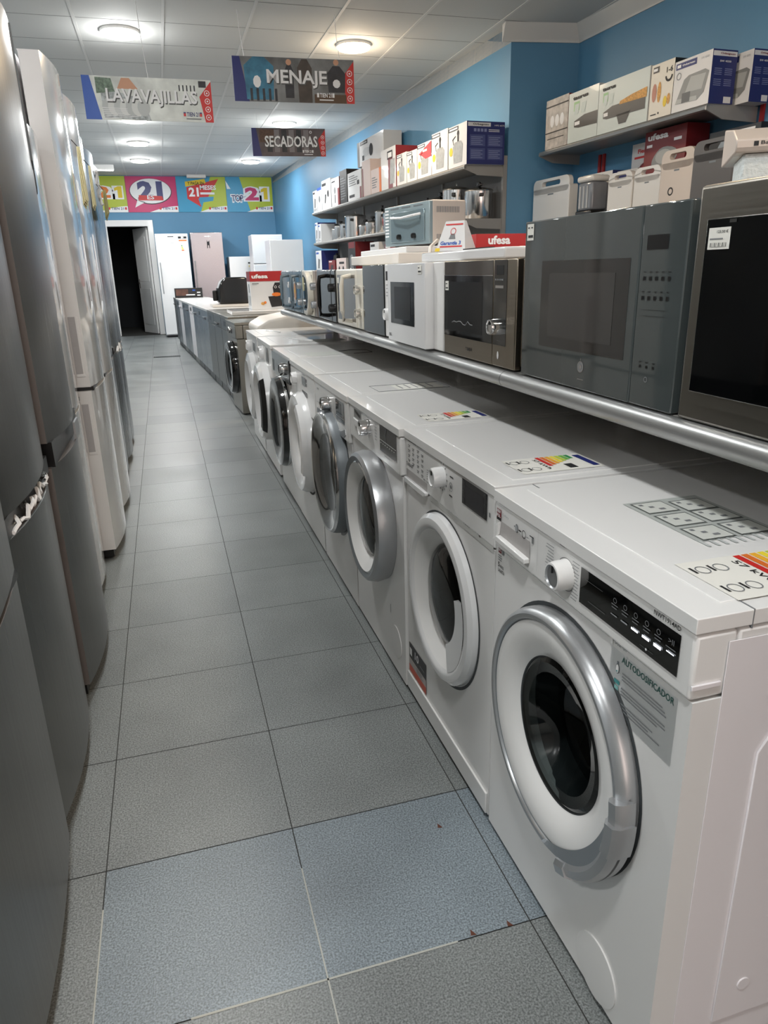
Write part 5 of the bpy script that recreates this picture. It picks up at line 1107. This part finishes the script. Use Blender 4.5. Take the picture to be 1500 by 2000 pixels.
def navy_side(o, wd, dp, ht, nm):
    q = MB(); x = wd+.0018; q.side(.004, dp-.004, ht*.88, ht*.97, CARDW, x); q.stext('Orbegozo', dp*.3, ht*.9, dp*.6, ht*.045, DRED, x, .02); q.stext(nm, dp*.3, ht*.77, dp*.45, ht*.035, WINK, x, .01)
    for j in range(2):
        for k in range(2):
            for l in range(4): q.side(dp*(.12+.42*k), dp*(.42+.42*k), ht*(.34+.2*j+.035*l), ht*(.352+.2*j+.035*l), mat('pale_navy_ink'), x)
    q.side(dp*.6, dp*.9, ht*.02, ht*.14, CARDW, x); q.build('navy_side_print', o, smooth=False)
o = nb('white and navy box with a grey grill, nearer the middle of the shelf', -1.84, .345, z, .31, .20, CARDW, NAVY, pr_orb('SW 4550'), .445); navy_side(o, .345, .20, .31, 'SW 4550')
o = nb('last white and navy grill box, at the near end of the near wall shelf', -1.99, .30, z, .30, .17, CARDW, NAVY, pr_orb('SW 4500'), .215); navy_side(o, .30, .17, .30, 'SW 4500')
# second tier
z = 1.656
def swm(label, s, t, w_, h, m, hole='wide', lean=0):
    o = thing('sandwich_maker', label, 'sandwich maker', NP(s, t, z), WR+lean, 'sandwich makers standing on the near wall shelf')
    def rr(a, b, c, d, r, n=5):
        P = []
        for (cx, cy, a0) in ((b-r, d-r, 0), (a+r, d-r, PI/2), (a+r, c+r, PI), (b-r, c+r, 1.5*PI)):
            for k in range(n+1): P.append((cx+r*math.cos(a0+PI/2*k/n), cy+r*math.sin(a0+PI/2*k/n)))
        return P
    q = MB(); q.prism(rr(0, w_, 0, h*.80, .02), 1, 0, .09, m); b = q.build('body', o, bevel=.006)
    out = rr(w_*.005, w_*.995, h*.66, h, .055); inn = rr(w_*.25, w_*.75, h*.825, h*.935, .02)
    n = len(out); vs = [(x, .0, y) for x, y in out]+[(x, .0, y) for x, y in inn]+[(x, .04, y) for x, y in out]+[(x, .04, y) for x, y in inn]
    MB().add(vs, [(i, (i+1) % n, (i+1) % n+n, i+n) for i in range(n)]+[(i+2*n, i+3*n, (i+1) % n+3*n, (i+1) % n+2*n) for i in range(n)]+[(i, i+2*n, (i+1) % n+2*n, (i+1) % n) for i in range(n)]+[(i+n, (i+1) % n+n, (i+1) % n+3*n, i+3*n) for i in range(n)], m).build('handle', o)
    MB().rect(w_*.42, w_*.58, h*.62, h*.65, DSILV, -.0005).build('lamp_mark', o, smooth=False)
    return o
WSW = mat('white_toaster_plastic', (224, 222, 218), .25, coat=.4)
swm('white sandwich maker with dark oval handle opening, leftmost above the grey microwave', .03, .40, .60, .37, WSW)
swm('white sandwich maker with slim handle, right of the tall glass jar', -1.12, .40, .30, .30, WSW)
swm('white sandwich maker with round handle opening beside another white one', -1.44, .40, .30, .30, WSW)
o = swm('cream sandwich maker with square handle opening, next to the grey one', -1.76, .42, .33, .37, mat('pinkish_cream_metal'))
MB().ring(.12, .1, .018, .028, INK, -.001, 16).build('dial_mark', o, smooth=False)
swm('dark grey sandwich maker in front of a pale box', -2.10, .44, .36, .38, mat('dark_warm_grey_plastic', (84, 80, 78), .3))
o = thing('blender_jar', 'tall clear jar with white lid and dark base above the grey microwave', 'blender', NP(-.86, .36, z), WR)
MB().box(-.11, .11, -.09, .09, 0, .05, BLACK).build('base', o, bevel=.01); MB().box(-.10, .10, -.08, .08, .051, .27, mat('grey_clear_plastic', (120, 124, 130), .15, coat=.5)).build('jar', o, bevel=.02, seg=3)
for k in range(3): MB().box(-.07+.05*k, -.05+.05*k, -.083, -.081, .07, .24, LINK_).build('rib', o)
MB().box(-.11, .11, -.09, .09, .271, .32, WSW).build('lid', o, bevel=.02, seg=3)
nb('white and navy box behind the leftmost sandwich maker', -.50, .42, z, .36, .14, CARDW, NAVY, lambda q, w, h: (q.rect(w*.1, w*.7, h*.85, h*.95, DBLUP), q.ftext('Orbegozo', w*.2, h*.87, w*.4, h*.05, WINK, .02, -.003)), .22, 'boxes on the lower near shelf')
nb('grey white box behind the tall glass jar', -.97, .26, z, .34, .09, CARDG, CARDG, lambda q, w, h: q.rect(w*.1, w*.7, h*.85, h*.93, DBLUP), .21, 'boxes on the lower near shelf')
nb('red box below another red box, seen through a handle opening', -1.33, .66, z, .235, .2, RED, DRED, lambda q, w, h: q.ftext('ufesa', w*.08, h*.62, w*.5, h*.28, WINK, .04, -.003), .24, 'boxes on the lower near shelf')
def pr_sw(col, lid):
    def f(q, w, h):
        n = 18; c = [(w*.52+w*.3*math.cos(2*PI*k/n)*(1+.15*math.sin(4*PI*k/n)), -.002, h*.38+h*.24*math.sin(2*PI*k/n)) for k in range(n)]; q.poly(c, col)
        c = [(w*.5+w*.2*math.cos(2*PI*k/n), -.0026, h*.42+h*.15*math.sin(2*PI*k/n)) for k in range(n)]; q.poly(c, lid)
    return f
o = nb('red box with a grey sandwich maker picture, upper row', -1.33, .45, z+.236, .33, .2, DRED, DRED, lambda q, w, h: (q.ftext('ufesa', w*.08, h*.8, w*.5, h*.14, WINK, .04, -.003), pr_sw(mat('grill_photo_grey'), mat('grill_photo_light'))(q, w, h), q.rect(w*.06, w*.2, h*.66, h*.72, WINK, -.002), q.rect(w*.72, w*.9, h*.7, h*.76, WINK, -.002)), .24, 'boxes on the lower near shelf')
nb('white box with a red sandwich maker picture, left of the two red boxes', -1.0, .30, z, .535, .075, CARDW, CARDG, lambda q, w, h: (q.ftext('Fiesta', w*.25, h*.86, w*.5, h*.06, REDP, .03, -.003), q.rect(w*.12, w*.88, h*.79, h*.82, REDP), q.disc(w*.62, h*.62, w*.3, DRED, -.002, 16, h*.11), q.disc(w*.62, h*.63, w*.2, RED, -.0026, 16, h*.07)), .10, 'boxes on the lower near shelf')
nb('black box with a pale sandwich maker picture, right of the red boxes', -2.01, .44, z, .455, .18, CARDK, CARDK, lambda q, w, h: (q.disc(w*.45, h*.72, w*.26, mat('pale_blue_grey_print', (146, 158, 168), .4), -.002, 18, h*.19), q.disc(w*.36, h*.66, w*.08, CARDK, -.0026, 14, h*.09), q.rect(w*.5, w*.9, h*.93, h*.96, WINK, -.002)), .24, 'boxes on the lower near shelf')
nb('pale box with a navy label, right of the dark grey sandwich maker', -2.46, .38, z, .25, .12, CARDG, CARDG, pr_orb('GR 3800'), .30, 'boxes on the lower near shelf')
# hood and foam at the right edge, on the shelf row beyond the steel microwave
t = thing('side_shelf', 'grey shelf behind the microwaves under the foam block and extractor hood', 'shelf', (1.50, 1.35, .0), 0)
for yy in (.02, 1.0): MB().box(.5, .54, yy, yy+.04, 0, 1.38, GREY).build('upright', t)
MB().box(0, .55, 0, 1.1, 1.38, 1.40, GREY).build('shelf_board', t)
t = thing('foam_block', 'rough white polystyrene block at the right picture edge', 'foam block', (1.60, 1.86, 1.401), math.radians(-35))
MB().box(.02, .42, 0, .22, 0, .163, mat('polystyrene', (214, 222, 222), .85, bump=(70, .8))).build('foam', t, bevel=.006)
t = thing('extractor_hood', 'cream slim extractor hood resting above the foam block at the right edge', 'extractor hood', (1.60, 1.86, 1.565), math.radians(-35))
q = MB(); q.prism([(-.03, .012), (-.02, .0), (.34, .0), (.34, .11), (.10, .075), (-.03, .032)], 0, -.005, .50, mat('pinkish_cream_metal')); q.build('body', t, bevel=.004)
MB().box(.0, .4, .05, .3, -.0005, .012, OFFW).build('base', t)
q = MB(); q.poly([(.04, -.0312, .014), (.052, -.0312, .014), (.052, -.0312, .026), (.04, -.0312, .026)], INK); q.text('Balay', (.058, -.0312, .014), (1, 0, 0), (0, 0, 1), .045, .012, INK, .01); q.build('brand_mark', t, smooth=False)
